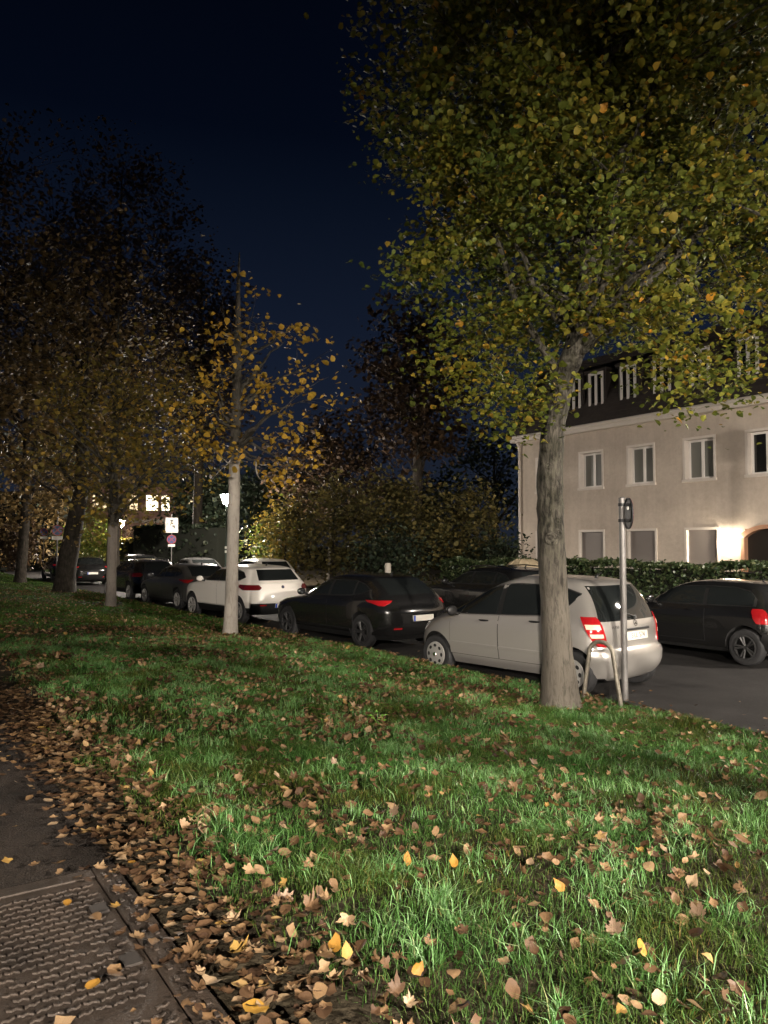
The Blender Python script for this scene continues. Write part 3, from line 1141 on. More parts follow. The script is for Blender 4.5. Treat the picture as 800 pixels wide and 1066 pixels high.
tree('street_tree', 'slim whitewashed tree with sparse yellow leaves in front of the white car', 'tree', ROW, T2,
     [(0, 0, 0), (.03, 0, 1.5), (.06, 0, 3.6), (.10, 0, 5.6), (.1, 0, 7.0), (.12, 0, 8.0)], [.135, .125, .115, .085, .05, .012],
     ((.6, -.1, 5.0), (1.75, 1.5, 2.3)), 24, 95, 10, .095, (BARK_W, LEAF_YEL), spread=.22, seed=12, shell=2.6, flare=1.25, min_limb=3.95,
     limbs=[([(.1, 0, 5.6), (.3, .1, 6.3), (.42, .2, 7.0)], (.02, .004)), ([(.1, 0, 5.9), (-.2, .1, 6.6), (-.3, .1, 7.4)], (.018, .004))],
     extra=[((-.2, .1, 7.2), 7, .35), ((.3, 0, 6.9), 8, .3), ((.9, 0, 5.9), 10, .5), ((-1.0, .2, 4.3), 40, .35)])
T3 = (px(117, 22.9), 22.9, .18)
tree('street_tree', 'slim half whitewashed tree with olive and yellow leaves beside a dark grey car', 'tree', ROW, T3,
     [(0, 0, 0), (0, 0, 1.5), (.03, 0, 3.0), (.05, 0, 6), (.1, 0, 9)], [.15, .14, .13, .08, .02],
     ((.35, 0, 5.3), (3.1, 2.6, 3.0)), 14, 300, 16, .11, (BARK_W2, LEAF_OLV), spread=.35, seed=23, min_limb=2.6, flare=1.2,
     extra=[((1.2, 0, 8.6), 14, .8), ((1.4, 0, 7.6), 40, .7), ((2.0, 0, 6.8), 50, .55), ((.9, 0, 10.0), 8, .8)])
tree('street_tree', 'dark thick trunked tree leaning right behind the no stopping sign', 'tree', ROW, (px(68, 29.9), 29.9, .13),
     [(0, 0, 0), (.1, 0, 1.2), (.35, 0, 2.6), (.6, 0, 4.0), (.7, 0, 13)], [.40, .36, .33, .27, .05],
     ((.2, 0, 8.6), (4.4, 4.0, 6.4)), 18, 480, 15, .15, (BARK_D, LEAF_BRN), spread=.5, seed=33, min_limb=2.6)
tree('street_tree', 'farthest tree of the verge, a dim brown crown at the left edge', 'tree', ROW, (px(22, 37.5), 37.5, .13),
     [(0, 0, 0), (.1, 0, 1.5), (.2, 0, 3.4), (.2, 0, 15)], [.26, .25, .22, .05],
     ((.2, 0, 9.6), (4.8, 4.0, 7.4)), 18, 460, 15, .16, (BARK_D, LEAF_BRN), spread=.5, seed=43, min_limb=2.6)

# trees and bushes beyond the street
def bush(name, label, cat, group, x, Y, h, r, mat, n, size, seed, z0=.12, low=.45, spread=.4):
    b = (px(x, Y), Y, z0)
    return tree(name, label, cat, group, b, [(0, 0, 0), (.05, 0, h * .3), (.1, .05, h * .62)], [.05 + .006 * h, .05, .015],
                ((0, 0, h * .53), (r, r * .85, h * .47)), 9, n, 22, size, (BARK_D, mat), spread=spread, seed=seed, min_limb=.15, flare=1.2, shell=2.6)


BEY = 'trees and bushes beyond the street'
tree('garden_tree', 'tall russet tree rising against the night sky behind the bushes', 'tree', BEY, (px(432, 38), 38, .1),
     [(0, 0, 0), (.1, 0, 4), (.2, 0, 8), (.2, 0, 13)], [.3, .27, .2, .04],
     ((.1, 0, 9.6), (3.2, 3.0, 4.6)), 16, 230, 26, .2, (BARK_D, LEAF_RED), spread=.48, seed=51, min_limb=3)
tree('garden_tree', 'dim russet tree left of the tall one with a low rounded crown', 'tree', BEY, (px(345, 42), 42, .1),
     [(0, 0, 0), (.1, 0, 3), (0, 0, 7)], [.24, .2, .05],
     ((.0, 0, 5.8), (3.6, 3.0, 3.6)), 12, 170, 26, .2, (BARK_D, LEAF_RED), spread=.5, seed=52, min_limb=2)
bush('large_bush', 'broad olive brown bush right of the white car', 'bush', BEY, 345, 33, 5.0, 2.6, LEAF_SHR, 190, .13, 61)
bush('large_bush', 'tall olive bush rising above the roof of the black hatchback', 'bush', BEY, 412, 29.5, 4.7, 2.0, LEAF_SHR, 170, .12, 62)
bush('large_bush', 'olive bush next to the corner of the beige house', 'bush', BEY, 482, 28.5, 4.3, 1.75, LEAF_SHR, 170, .12, 63)
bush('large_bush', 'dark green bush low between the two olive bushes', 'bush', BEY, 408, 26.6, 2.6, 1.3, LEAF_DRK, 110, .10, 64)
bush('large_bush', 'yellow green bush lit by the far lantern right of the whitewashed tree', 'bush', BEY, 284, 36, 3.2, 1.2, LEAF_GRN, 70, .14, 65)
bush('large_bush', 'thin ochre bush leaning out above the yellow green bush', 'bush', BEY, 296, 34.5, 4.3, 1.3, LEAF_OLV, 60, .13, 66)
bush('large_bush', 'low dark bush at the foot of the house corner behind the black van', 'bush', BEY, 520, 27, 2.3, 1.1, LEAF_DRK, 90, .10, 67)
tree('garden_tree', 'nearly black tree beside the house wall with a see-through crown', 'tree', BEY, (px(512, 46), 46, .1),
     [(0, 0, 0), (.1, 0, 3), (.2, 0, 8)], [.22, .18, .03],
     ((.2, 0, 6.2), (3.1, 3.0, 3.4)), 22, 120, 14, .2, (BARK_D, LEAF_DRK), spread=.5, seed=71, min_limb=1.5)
TALL = 'tall dark trees beyond the path'
for k, (x, Y, h, r, lab) in enumerate([
        (-45, 36, 23, 6.5, 'tall dark tree at the left edge rising above the verge trees'),
        (118, 43, 25, 5.0, 'tallest dark tree, behind the half whitewashed tree'),
        (205, 50, 22, 3.6, 'tall dark tree behind the slim yellow leaved tree')]):
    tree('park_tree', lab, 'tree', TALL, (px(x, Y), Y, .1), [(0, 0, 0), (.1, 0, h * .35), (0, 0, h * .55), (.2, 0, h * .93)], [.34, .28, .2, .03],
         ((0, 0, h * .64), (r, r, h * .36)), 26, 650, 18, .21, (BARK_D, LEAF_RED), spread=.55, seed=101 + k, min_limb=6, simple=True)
FARG = 'dark trees far behind the street'
for k, (x, Y, h, r, mt, lab) in enumerate([
        (-20, 55, 22, 8.0, LEAF_DRK, 'tall dark tree far behind the farthest verge tree'),
        (88, 66, 19, 7.0, LEAF_BRN, 'dim brown tree far behind, left of the lit windows'),
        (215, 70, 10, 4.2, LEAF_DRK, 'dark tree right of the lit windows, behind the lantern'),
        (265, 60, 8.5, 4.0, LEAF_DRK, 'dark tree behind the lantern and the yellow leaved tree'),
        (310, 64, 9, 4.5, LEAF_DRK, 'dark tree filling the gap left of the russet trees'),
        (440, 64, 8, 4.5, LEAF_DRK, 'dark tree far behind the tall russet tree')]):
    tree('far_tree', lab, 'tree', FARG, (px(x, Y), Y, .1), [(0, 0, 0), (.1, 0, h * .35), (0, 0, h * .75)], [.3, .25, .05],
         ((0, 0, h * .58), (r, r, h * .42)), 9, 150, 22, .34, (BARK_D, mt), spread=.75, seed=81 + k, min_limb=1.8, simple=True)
bush('lit_tree', 'small yellow green tree lit brightly by the lamp left of the lit windows', 'tree', None, 93, 50, 4.2, 1.8, LEAF_GRN, 110, .17, 91)
bush('red_bush', 'small reddish bush behind the farthest verge tree', 'bush', None, 18, 50, 3.6, 1.6, LEAF_RED, 60, .18, 92)
bush('pink_shrub', 'reddish thin shrub in front of the lit far wall', 'bush', None, 152, 62, 4.2, 2.2, LEAF_RED, 60, .2, 93)

bush('shade_bush', 'added unseen bush behind the photographer that shades the path', 'bush', 'added shading bushes behind the photographer', 400, 1, 3.5, 1.9, LEAF_SHR, 130, .11, 95).location = (-3.6, -5.2, .49)  # out-of-view bush, added to darken the path
bush('shade_bush', 'added thin unseen bush behind the photographer that dapples the near lawn', 'bush', 'added shading bushes behind the photographer', 400, 1, 3.3, 1.3, LEAF_SHR, 50, .11, 96).location = (1.2, -4.5, .49)  # second added bush, breaks up the lamp light on the near grass


def hedge(name, label, group, pts, width, height, z0, mat, n, size, seed):
    """clipped hedge along a line of (x, y) points: dense inner twigs under a skin of leaves"""
    rnd = np.random.default_rng(seed)
    rt = empty(name, (*pts[0], z0))
    tag(rt, label, 'hedge', group)
    P = [Vector((p[0] - pts[0][0], p[1] - pts[0][1], 0)) for p in pts]
    mb = MB()
    C = []
    tot = sum((P[i + 1] - P[i]).length for i in range(len(P) - 1))
    for i in range(len(P) - 1):
        d = P[i + 1] - P[i]
        L = d.length
        d.normalize()
        s = Vector((-d.y, d.x, 0))
        w = width / 2 - .16
        c = [P[i] - s * w, P[i + 1] - s * w, P[i + 1] + s * w, P[i] + s * w]
        mb.add([(q.x, q.y, 0) for q in c] + [(q.x, q.y, height - .10) for q in c],
               [(0, 3, 2, 1), (4, 5, 6, 7), (0, 1, 5, 4), (1, 2, 6, 5), (2, 3, 7, 6), (3, 0, 4, 7)])
        k = int(n * L / tot)
        t = rnd.uniform(0, L, k)
        face = rnd.random(k)
        hh = np.where(face < .42, rnd.uniform(.05, 1, k) * height, height)
        off = np.where(face < .36, -width / 2, np.where(face < .42, width / 2, rnd.uniform(-width / 2, width / 2, k)))
        hv = (vnoise(t + P[i].x, off, .7, seed) - .5) * .22 + (vnoise(t, off, .25, seed + 3) - .5) * .12
        off = off + np.sign(off) * hv * .4 * (face < .42) + rnd.normal(0, .035, k)
        hh = hh + hv * (face >= .42) + rnd.normal(0, .03, k)
        B = np.array([P[i][:]]) + t[:, None] * np.array([d[:]]) + off[:, None] * np.array([s[:]])
        B[:, 2] = hh
        C.append(B)
    C = np.concatenate(C)
    S = np.clip(rnd.normal(size, size * .25, len(C)), size * .5, size * 1.6)
    leaf_cloud('foliage', C, S, mat, rt, rnd=rnd, droop=.2)
    mb.build('twigs', mat_plain('hedge_inside', (.012, .014, .008), 1.0), rt)
    return rt


hp = [W(u, 17.1)[:2] for u in (21.5, 16, 10, 4, -2)]
hedge('front_hedge', 'clipped evergreen hedge running in front of the beige house', None, hp, .9, 1.38, .12, LEAF_HDG, 34000, .075, 3)
hp = [(px(232, 46), 46), (px(145, 50), 50)]
hedge('dark_hedge', 'tall dark hedge between the parking sign and the lantern', None, hp, 1.2, 3.1, .1, LEAF_DRK, 3500, .2, 5)
hp = [(px(-60, 62), 62), (px(78, 60), 60)]
hedge('wild_hedge', 'tall dark wild hedge closing the view behind the farthest verge trees', None, hp, 2.0, 6.0, .1, LEAF_BRN, 5000, .3, 6)
hp = [(px(140, 53), 53), (px(112, 55), 55)]
hedge('low_hedge', 'low olive hedge below the lit far wall', None, hp, 1.2, 2.3, .1, LEAF_OLV, 1500, .2, 7)


# ------------------------------------------------------------------ cars
def pchip(xk, yk):
    xk, yk = np.asarray(xk, float), np.asarray(yk, float)
    h = np.diff(xk)
    dl = np.diff(yk) / h
    m = np.zeros(len(xk))
    m[0], m[-1] = dl[0], dl[-1]
    for i in range(1, len(xk) - 1):
        if dl[i - 1] * dl[i] > 0:
            w1, w2 = 2 * h[i] + h[i - 1], h[i] + 2 * h[i - 1]
            m[i] = (w1 + w2) / (w1 / dl[i - 1] + w2 / dl[i])

    def f(x):
        x = np.clip(np.asarray(x, float), xk[0], xk[-1])
        i = np.clip(np.searchsorted(xk, x, 'right') - 1, 0, len(h) - 1)
        t = (x - xk[i]) / h[i]
        return ((2 * t ** 3 - 3 * t ** 2 + 1) * yk[i] + (t ** 3 - 2 * t ** 2 + t) * h[i] * m[i]
                + (-2 * t ** 3 + 3 * t ** 2) * yk[i + 1] + (t ** 3 - t ** 2) * h[i] * m[i + 1])
    return f


SHAPES = {
    'compact': dict(
        rear=[(.22, -1.78), (.32, -1.88), (.45, -1.925), (.58, -1.925), (.66, -1.86), (.95, -1.82), (1.05, -1.79), (1.40, -1.60), (1.50, -1.50), (1.56, -1.22), (1.585, -.7), (1.595, -.3)],
        front=[(.22, 1.78), (.35, 1.89), (.5, 1.915), (.65, 1.88), (.80, 1.74), (.90, 1.53), (1.0, 1.24), (1.10, 1.0), (1.3, .58), (1.45, .26), (1.53, .02), (1.575, -.15), (1.595, -.28)],
        width=[(.22, .76), (.35, .84), (.55, .875), (.75, .882), (.90, .872), (.98, .845), (1.2, .765), (1.4, .675), (1.5, .60), (1.55, .50), (1.58, .33), (1.595, .06)],
        lr=[(.2, .42), (.6, .40), (1.0, .34), (1.4, .30), (1.6, .2)], lf=[(.2, .75), (.8, .9), (1.0, .85), (1.3, .55), (1.6, .25)],
        pr=2.9, pf=2.3, wheel=.305, axf=1.19, axr=-1.37, clad=.0, track=.76),
    'hatch': dict(
        rear=[(.20, -2.05), (.32, -2.16), (.5, -2.2), (.72, -2.2), (.9, -2.12), (1.0, -2.06), (1.1, -1.96), (1.28, -1.66), (1.38, -1.46), (1.43, -1.15), (1.455, -.6), (1.46, -.5)],
        front=[(.20, 2.1), (.35, 2.21), (.6, 2.23), (.72, 2.18), (.82, 1.95), (.90, 1.5), (.96, 1.1), (1.02, .96), (1.25, .44), (1.37, .1), (1.43, -.2), (1.455, -.4), (1.46, -.48)],
        width=[(.20, .80), (.35, .88), (.6, .905), (.8, .905), (.93, .88), (1.0, .84), (1.2, .745), (1.33, .66), (1.4, .56), (1.44, .36), (1.46, .06)],
        lr=[(.2, .5), (1.0, .45), (1.5, .3)], lf=[(.2, .7), (.8, .8), (1.0, .7), (1.4, .3)],
        pr=2.7, pf=2.4, wheel=.335, axf=1.36, axr=-1.34, clad=.30, track=.78),
    'suv': dict(
        rear=[(.26, -1.98), (.42, -2.12), (.6, -2.16), (.8, -2.13), (.95, -2.09), (1.05, -2.05), (1.12, -1.98), (1.3, -1.80), (1.42, -1.67), (1.48, -1.38), (1.52, -.7), (1.53, -.55)],
        front=[(.26, 2.05), (.45, 2.17), (.8, 2.15), (.93, 2.02), (1.0, 1.62), (1.05, 1.15), (1.12, .95), (1.3, .56), (1.43, .2), (1.49, -.12), (1.52, -.42), (1.53, -.52)],
        width=[(.26, .82), (.42, .90), (.6, .915), (.9, .915), (1.0, .895), (1.08, .85), (1.25, .765), (1.38, .69), (1.46, .58), (1.505, .36), (1.53, .06)],
        lr=[(.2, .5), (1.0, .42), (1.5, .3)], lf=[(.2, .7), (.9, .75), (1.05, .7), (1.5, .3)],
        pr=2.9, pf=2.5, wheel=.345, axf=1.34, axr=-1.33, clad=.44, track=.79),
    'small': dict(
        rear=[(.20, -1.72), (.35, -1.83), (.5, -1.86), (.8, -1.83), (.95, -1.78), (1.05, -1.70), (1.28, -1.56), (1.36, -1.46), (1.40, -1.15), (1.415, -.6), (1.42, -.45)],
        front=[(.20, 1.86), (.35, 1.95), (.6, 1.96), (.75, 1.9), (.86, 1.62), (.92, 1.2), (.97, .98), (1.1, .72), (1.28, .36), (1.36, .1), (1.40, -.15), (1.415, -.36), (1.42, -.42)],
        width=[(.20, .78), (.35, .84), (.6, .865), (.8, .86), (.92, .835), (1.0, .80), (1.2, .735), (1.32, .665), (1.38, .56), (1.41, .34), (1.42, .06)],
        lr=[(.2, .5), (1.0, .45), (1.5, .3)], lf=[(.2, .7), (.8, .75), (1.0, .6), (1.4, .3)],
        pr=2.6, pf=2.4, wheel=.31, axf=1.24, axr=-1.25, clad=.26, track=.75),
    'van': dict(
        rear=[(.25, -2.2), (.4, -2.28), (.9, -2.27), (1.1, -2.24), (1.4, -2.18), (1.65, -2.1), (1.78, -1.95), (1.82, -1.5), (1.84, -.6)],
        front=[(.25, 2.1), (.45, 2.2), (.8, 2.17), (.95, 2.0), (1.05, 1.6), (1.12, 1.4), (1.4, .95), (1.65, .5), (1.77, .2), (1.82, -.2), (1.84, -.58)],
        width=[(.25, .84), (.42, .90), (.6, .92), (1.0, .92), (1.1, .9), (1.4, .86), (1.65, .79), (1.76, .68), (1.815, .45), (1.84, .06)],
        lr=[(.2, .3), (1.0, .28), (1.8, .3)], lf=[(.2, .6), (.9, .75), (1.2, .6), (1.8, .3)],
        pr=3.2, pf=2.5, wheel=.33, axf=1.35, axr=-1.4, clad=.3, track=.79),
}


class CarShape:
    def __init__(s, d):
        s.d = d
        s.fr, s.ff, s.fw = pchip(*zip(*d['rear'])), pchip(*zip(*d['front'])), pchip(*zip(*d['width']))
        s.flr, s.flf = pchip(*zip(*d['lr'])), pchip(*zip(*d['lf']))
        keys = sorted(set([k[0] for k in d['rear']] + [k[0] for k in d['front']] + [k[0] for k in d['width']] + ([d['clad']] if d['clad'] else [])))
        zs = [keys[0]]
        for a, b in zip(keys[:-1], keys[1:]):
            if b - a < 1e-4:
                continue
            n = max(1, math.ceil((b - a) / .04), math.ceil(abs(float(s.ff(b) - s.ff(a))) / .09), math.ceil(abs(float(s.fr(b) - s.fr(a))) / .09))
            zs += [a + (b - a) * k / n for k in range(1, n + 1)]
        s.zs = zs

    def par(s, z):
        xr, xf, w = float(s.fr(z)), float(s.ff(z)), float(s.fw(z))
        L = max(xf - xr, .02)
        return xr, xf, w, min(float(s.flr(z)), .45 * L), min(float(s.flf(z)), .45 * L)

    def at(s, t, z):
        """left half outline: t 0..1 rear corner, 1..2 side, 2..3 front corner"""
        xr, xf, w, lr, lf = s.par(z)
        if t <= 1:
            a = t * math.pi / 2
            p = s.d['pr']
            x = xr + lr - lr * abs(math.cos(a)) ** (2 / p)
            y = w * abs(math.sin(a)) ** (2 / p)
        elif t <= 2:
            x = xr + lr + (xf - lf - xr - lr) * (t - 1)
            y = w
        else:
            a = (3 - t) * math.pi / 2
            p = s.d['pf']
            x = xf - lf + lf * abs(math.cos(a)) ** (2 / p)
            y = w * abs(math.sin(a)) ** (2 / p)
        xm, h = (xr + xf) / 2, (xf - xr) / 2
        return Vector((x, y * (1 - .035 * ((x - xm) / h) ** 2), z))

    def side_t(s, x, z):
        xr, xf, w, lr, lf = s.par(z)
        if x < xr + lr:
            a = math.acos(min(1, max(0, (xr + lr - x) / lr)) ** (s.d['pr'] / 2))
            return a / (math.pi / 2)
        if x > xf - lf:
            a = math.acos(min(1, max(0, (x - xf + lf) / lf)) ** (s.d['pf'] / 2))
            return 3 - a / (math.pi / 2)
        return 1 + (x - xr - lr) / max(1e-6, xf - lf - xr - lr)

    def rear_t(s, y, z):
        xr, xf, w, lr, lf = s.par(z)
        return math.asin(min(1, (abs(y) / w)) ** (s.d['pr'] / 2)) / (math.pi / 2)

    def front_t(s, y, z):
        xr, xf, w, lr, lf = s.par(z)
        return 3 - math.asin(min(1, (abs(y) / w)) ** (s.d['pf'] / 2)) / (math.pi / 2)

    def nrm(s, t, z):
        e = .01
        t0, t1 = max(0, t - e), min(3, t + e)
        z0, z1 = max(s.zs[0], z - e), min(s.zs[-1] - .002, z + e)
        a = s.at(t1, z) - s.at(t0, z)
        b = s.at(t, z1) - s.at(t, z0)
        n = b.cross(a)
        if n.length < 1e-9:
            return Vector((0, 1, 0))
        n.normalize()
        c = Vector((0, 0, .8))
        p = s.at(t, z)
        if n.dot(Vector((p.x * .3, p.y, 0))) < 0 and abs(n.z) < .9:
            n = -n
        return n


def patch(mb, cs, rows, off, mat=0, mirror=False, sides=(1,), skirt=.02):
    """rows: list of lists of (t, z); a skin lying OFF above the body, its rim turned in"""
    R_, C_ = len(rows), len(rows[0])
    for sd in sides:
        P = [[cs.at(t, z) + cs.nrm(t, z) * off for t, z in r] for r in rows]
        I = [[cs.at(t, z) - cs.nrm(t, z) * skirt for t, z in r] for r in rows]
        if sd < 0:
            P = [[Vector((p.x, -p.y, p.z)) for p in r] for r in P]
            I = [[Vector((p.x, -p.y, p.z)) for p in r] for r in I]
        vs = [p for r in P for p in r]
        fs = [(i * C_ + j, i * C_ + j + 1, (i + 1) * C_ + j + 1, (i + 1) * C_ + j) for i in range(R_ - 1) for j in range(C_ - 1)]
        rim = [(0, j) for j in range(C_)] + [(i, C_ - 1) for i in range(1, R_)] + [(R_ - 1, j) for j in range(C_ - 2, -1, -1)] + [(i, 0) for i in range(R_ - 2, 0, -1)]
        b = len(vs)
        vs += [I[i][j] for i, j in rim]
        k = len(rim)
        for q in range(k):
            i, j = rim[q]
            i2, j2 = rim[(q + 1) % k]
            fs.append((i * C_ + j, b + q, b + (q + 1) % k, i2 * C_ + j2))
        mb.add(vs, fs, mat)
    return mb


def side_rows(cs, x0, x1, lo, hi, nx=16, nz=7):
    """rows of a side patch between the curves lo(x) and hi(x)"""
    xs = np.linspace(x0, x1, nx)
    f, g = (np.interp(xs, *zip(*sorted(lo))), np.interp(xs, *zip(*sorted(hi))))
    return [[(cs.side_t(x, a + (b - a) * k / (nz - 1)), a + (b - a) * k / (nz - 1)) for x, a, b in zip(xs, f, g)] for k in range(nz)]


def rear_rows(cs, z0, z1, y0, y1, nz=7, ny=15, front=False):
    """one half of a patch over the rear (or front): y0..y1 given as (at z0, at z1)"""
    out = []
    for k in range(nz):
        q = k / (nz - 1)
        z = z0 + (z1 - z0) * q
        a, b = y0[0] + (y0[1] - y0[0]) * q, y1[0] + (y1[1] - y1[0]) * q
        out.append([((cs.front_t if front else cs.rear_t)(a + (b - a) * j / (ny - 1), z), z) for j in range(ny)])
    return out


def full_rear(mb, cs, z0, z1, hw, off, mat=0, nz=8, ny=12, front=False, sag=0.0):
    """patch over both halves in one skin"""
    P, I = [], []
    for k in range(nz):
        q = k / (nz - 1)
        r, ri = [], []
        for j in range(-ny, ny + 1):
            w = hw[0] + (hw[1] - hw[0]) * q
            y = w * j / ny
            z = z0 + (z1 - z0) * q - sag * (1 - q) * (y / w) ** 2 * 0
            t = (cs.front_t if front else cs.rear_t)(abs(y), z)
            p, n = cs.at(t, z), cs.nrm(t, z)
            if y < 0:
                p.y, n.y = -p.y, -n.y
            r.append(p + n * off)
            ri.append(p - n * .02)
        P.append(r); I.append(ri)
    C_ = 2 * ny + 1
    vs = [p for r in P for p in r]
    fs = [(i * C_ + j, i * C_ + j + 1, (i + 1) * C_ + j + 1, (i + 1) * C_ + j) for i in range(nz - 1) for j in range(C_ - 1)]
    rim = [(0, j) for j in range(C_)] + [(i, C_ - 1) for i in range(1, nz)] + [(nz - 1, j) for j in range(C_ - 2, -1, -1)] + [(i, 0) for i in range(nz - 2, 0, -1)]
    b = len(vs)
    vs += [I[i][j] for i, j in rim]
    for q in range(len(rim)):
        i, j = rim[q]
        i2, j2 = rim[(q + 1) % len(rim)]
        fs.append((i * C_ + j, b + q, b + (q + 1) % len(rim), i2 * C_ + j2))
    return mb.add(vs, fs, mat)


def body_mesh(cs, paint):
    d = cs.d
    nr, ns, nf = 9, 30, 12
    ts = [i / nr for i in range(nr)] + [1 + i / ns for i in range(ns)] + [2 + i / nf for i in range(nf + 1)]
    rows = []
    for z in cs.zs[:-1] + [cs.zs[-1]]:
        left = [cs.at(t, z) for t in ts]
        right = [Vector((p.x, -p.y, p.z)) for p in left[1:-1]][::-1]
        rows.append(left + right)
    n = len(rows[0])
    vs = [p[:] for r in rows for p in r]
    fs, ms = [], []
    for i in range(len(rows) - 1):
        m = 1 if (d['clad'] and (cs.zs[i] + cs.zs[i + 1]) / 2 < d['clad']) else 0
        for k in range(n):
            fs.append((i * n + k, (i + 1) * n + k, (i + 1) * n + (k + 1) % n, i * n + (k + 1) % n))
            ms.append(m)
    fs.append(tuple(range(n))); ms.append(1)
    fs.append(tuple(range((len(rows) - 1) * n, len(rows) * n))[::-1]); ms.append(0)
    me = bpy.data.meshes.new('body')
    me.from_pydata(vs, [], fs)
    me.polygons.foreach_set('material_index', np.array(ms, np.int32))
    bm = bmesh.new(); bm.from_mesh(me)
    bmesh.ops.recalc_face_normals(bm, faces=bm.faces[:])
    bm.to_mesh(me); bm.free()
    for m in (paint, M['black'], M['arch']):
        me.materials.append(m)
    ob = bpy.data.objects.new('body', me)
    COL.objects.link(ob)
    cut = MB()
    ra = d['wheel'] + .05
    for xa in (d['axf'], d['axr']):
        for sd in (1, -1):
            cut.lathe([(ra, sd * .52), (ra, sd * 1.2)], n=40, axis='Y', c=(xa, 0, d['wheel'] + .01), mat=2)
    co = cut.build('arch_cut', [paint, M['black'], M['arch']])
    md = ob.modifiers.new('arches', 'BOOLEAN')
    md.operation = 'DIFFERENCE'
    md.solver = 'EXACT'
    md.object = co
    dg = bpy.context.evaluated_depsgraph_get()
    me2 = bpy.data.meshes.new_from_object(ob.evaluated_get(dg))
    bpy.data.objects.remove(ob)
    bpy.data.objects.remove(co)
    me2.name = 'body'
    return me2


def wheel(parent, loc, r, side, style):
    w = MB()
    hw = .1
    w.lathe([(r * .62, -hw * .8), (r * .80, -hw), (r * .95, -hw * .86), (r, -hw * .5), (r, hw * .5), (r * .95, hw * .86), (r * .80, hw), (r * .62, hw * .8)], n=32, axis='Y', cap=False)
    e = empty('wheel', loc)
    e.parent = parent
    w.build('tyre', M['rubber'], e, smooth=40)
    rm = MB()
    s = side
    ri = r * .645
    if style == 'hubcap':
        rm.lathe([(ri, s * .075), (ri * .97, s * .1), (ri * .86, s * .104), (ri * .5, s * .106), (ri * .3, s * .112), (0.0001, s * .116)], n=36, axis='Y', mat=0)
        for k in range(8):
            a = 2 * math.pi * k / 8
            c = (ri * .70 * math.cos(a), s * .1075, ri * .70 * math.sin(a))
            q = []
            for j in range(8):
                b = 2 * math.pi * j / 8
                rr, tt = ri * .13 * math.cos(b), ri * .17 * math.sin(b)
                q.append((c[0] + rr * math.cos(a) - tt * math.sin(a), c[1], c[2] + rr * math.sin(a) + tt * math.cos(a)))
            rm.add(q, [tuple(range(8))], 1)
        rm.lathe([(ri * .17, s * .112), (ri * .14, s * .124), (.0001, s * .125)], n=16, axis='Y', mat=2)
        mats = [M['silver_rim'], M['arch'], M['chrome']]
    else:
        rm.lathe([(ri, s * .06), (ri, s * .10), (ri * .9, s * .102), (ri * .88, s * .05)], n=36, axis='Y', mat=0, cap=False)
        rm.lathe([(ri * .9, s * .03), (.0001, s * .03)], n=24, axis='Y', mat=1)
        rm.lathe([(ri * .22, s * .03), (ri * .2, s * .085), (.0001, s * .09)], n=16, axis='Y', mat=0)
        for k in range(5):
            for q in (-.16, .16):
                a = 2 * math.pi * k / 5 + q
                rm.tube([(ri * .15 * math.cos(a), s * .075, ri * .15 * math.sin(a)), (ri * .92 * math.cos(a), s * .088, ri * .92 * math.sin(a))], [.016, .02], 6, mat=0)
        mats = [M['dark_rim'] if style == 'dark' else M['silver_rim'], M['arch']]
    rm.build('rim', mats, e, smooth=35)
    return e


def text(name, body, size, mat, parent, M4, ext=.001, align='CENTER'):
    c = bpy.data.curves.new(name, 'FONT')
    c.body = body
    c.size = size
    c.extrude = ext
    c.align_x = align
    c.align_y = 'CENTER'
    c.materials.append(mat)
    tmp = bpy.data.objects.new(name, c)
    COL.objects.link(tmp)
    me = bpy.data.meshes.new_from_object(tmp.evaluated_get(bpy.context.evaluated_depsgraph_get()))
    bpy.data.objects.remove(tmp)
    o = bpy.data.objects.new(name, me)
    COL.objects.link(o)
    o.parent = parent
    o.matrix_local = M4
    return o


def rear_frame(cs, y, z, off):
    """matrix that lays text (x right, y up, z out) on the rear panel at y, z"""
    t = cs.rear_t(abs(y), z)
    p, n = cs.at(t, z), cs.nrm(t, z)
    if y < 0:
        p.y, n.y = -p.y, -n.y
    n.normalize()
    # seen from behind the car, right is local -y
    r = Vector((0, 0, 1)).cross(n).normalized()
    u = n.cross(r).normalized()
    m = Matrix((r, u, n)).transposed().to_4x4()
    m.translation = p + n * off
    return m


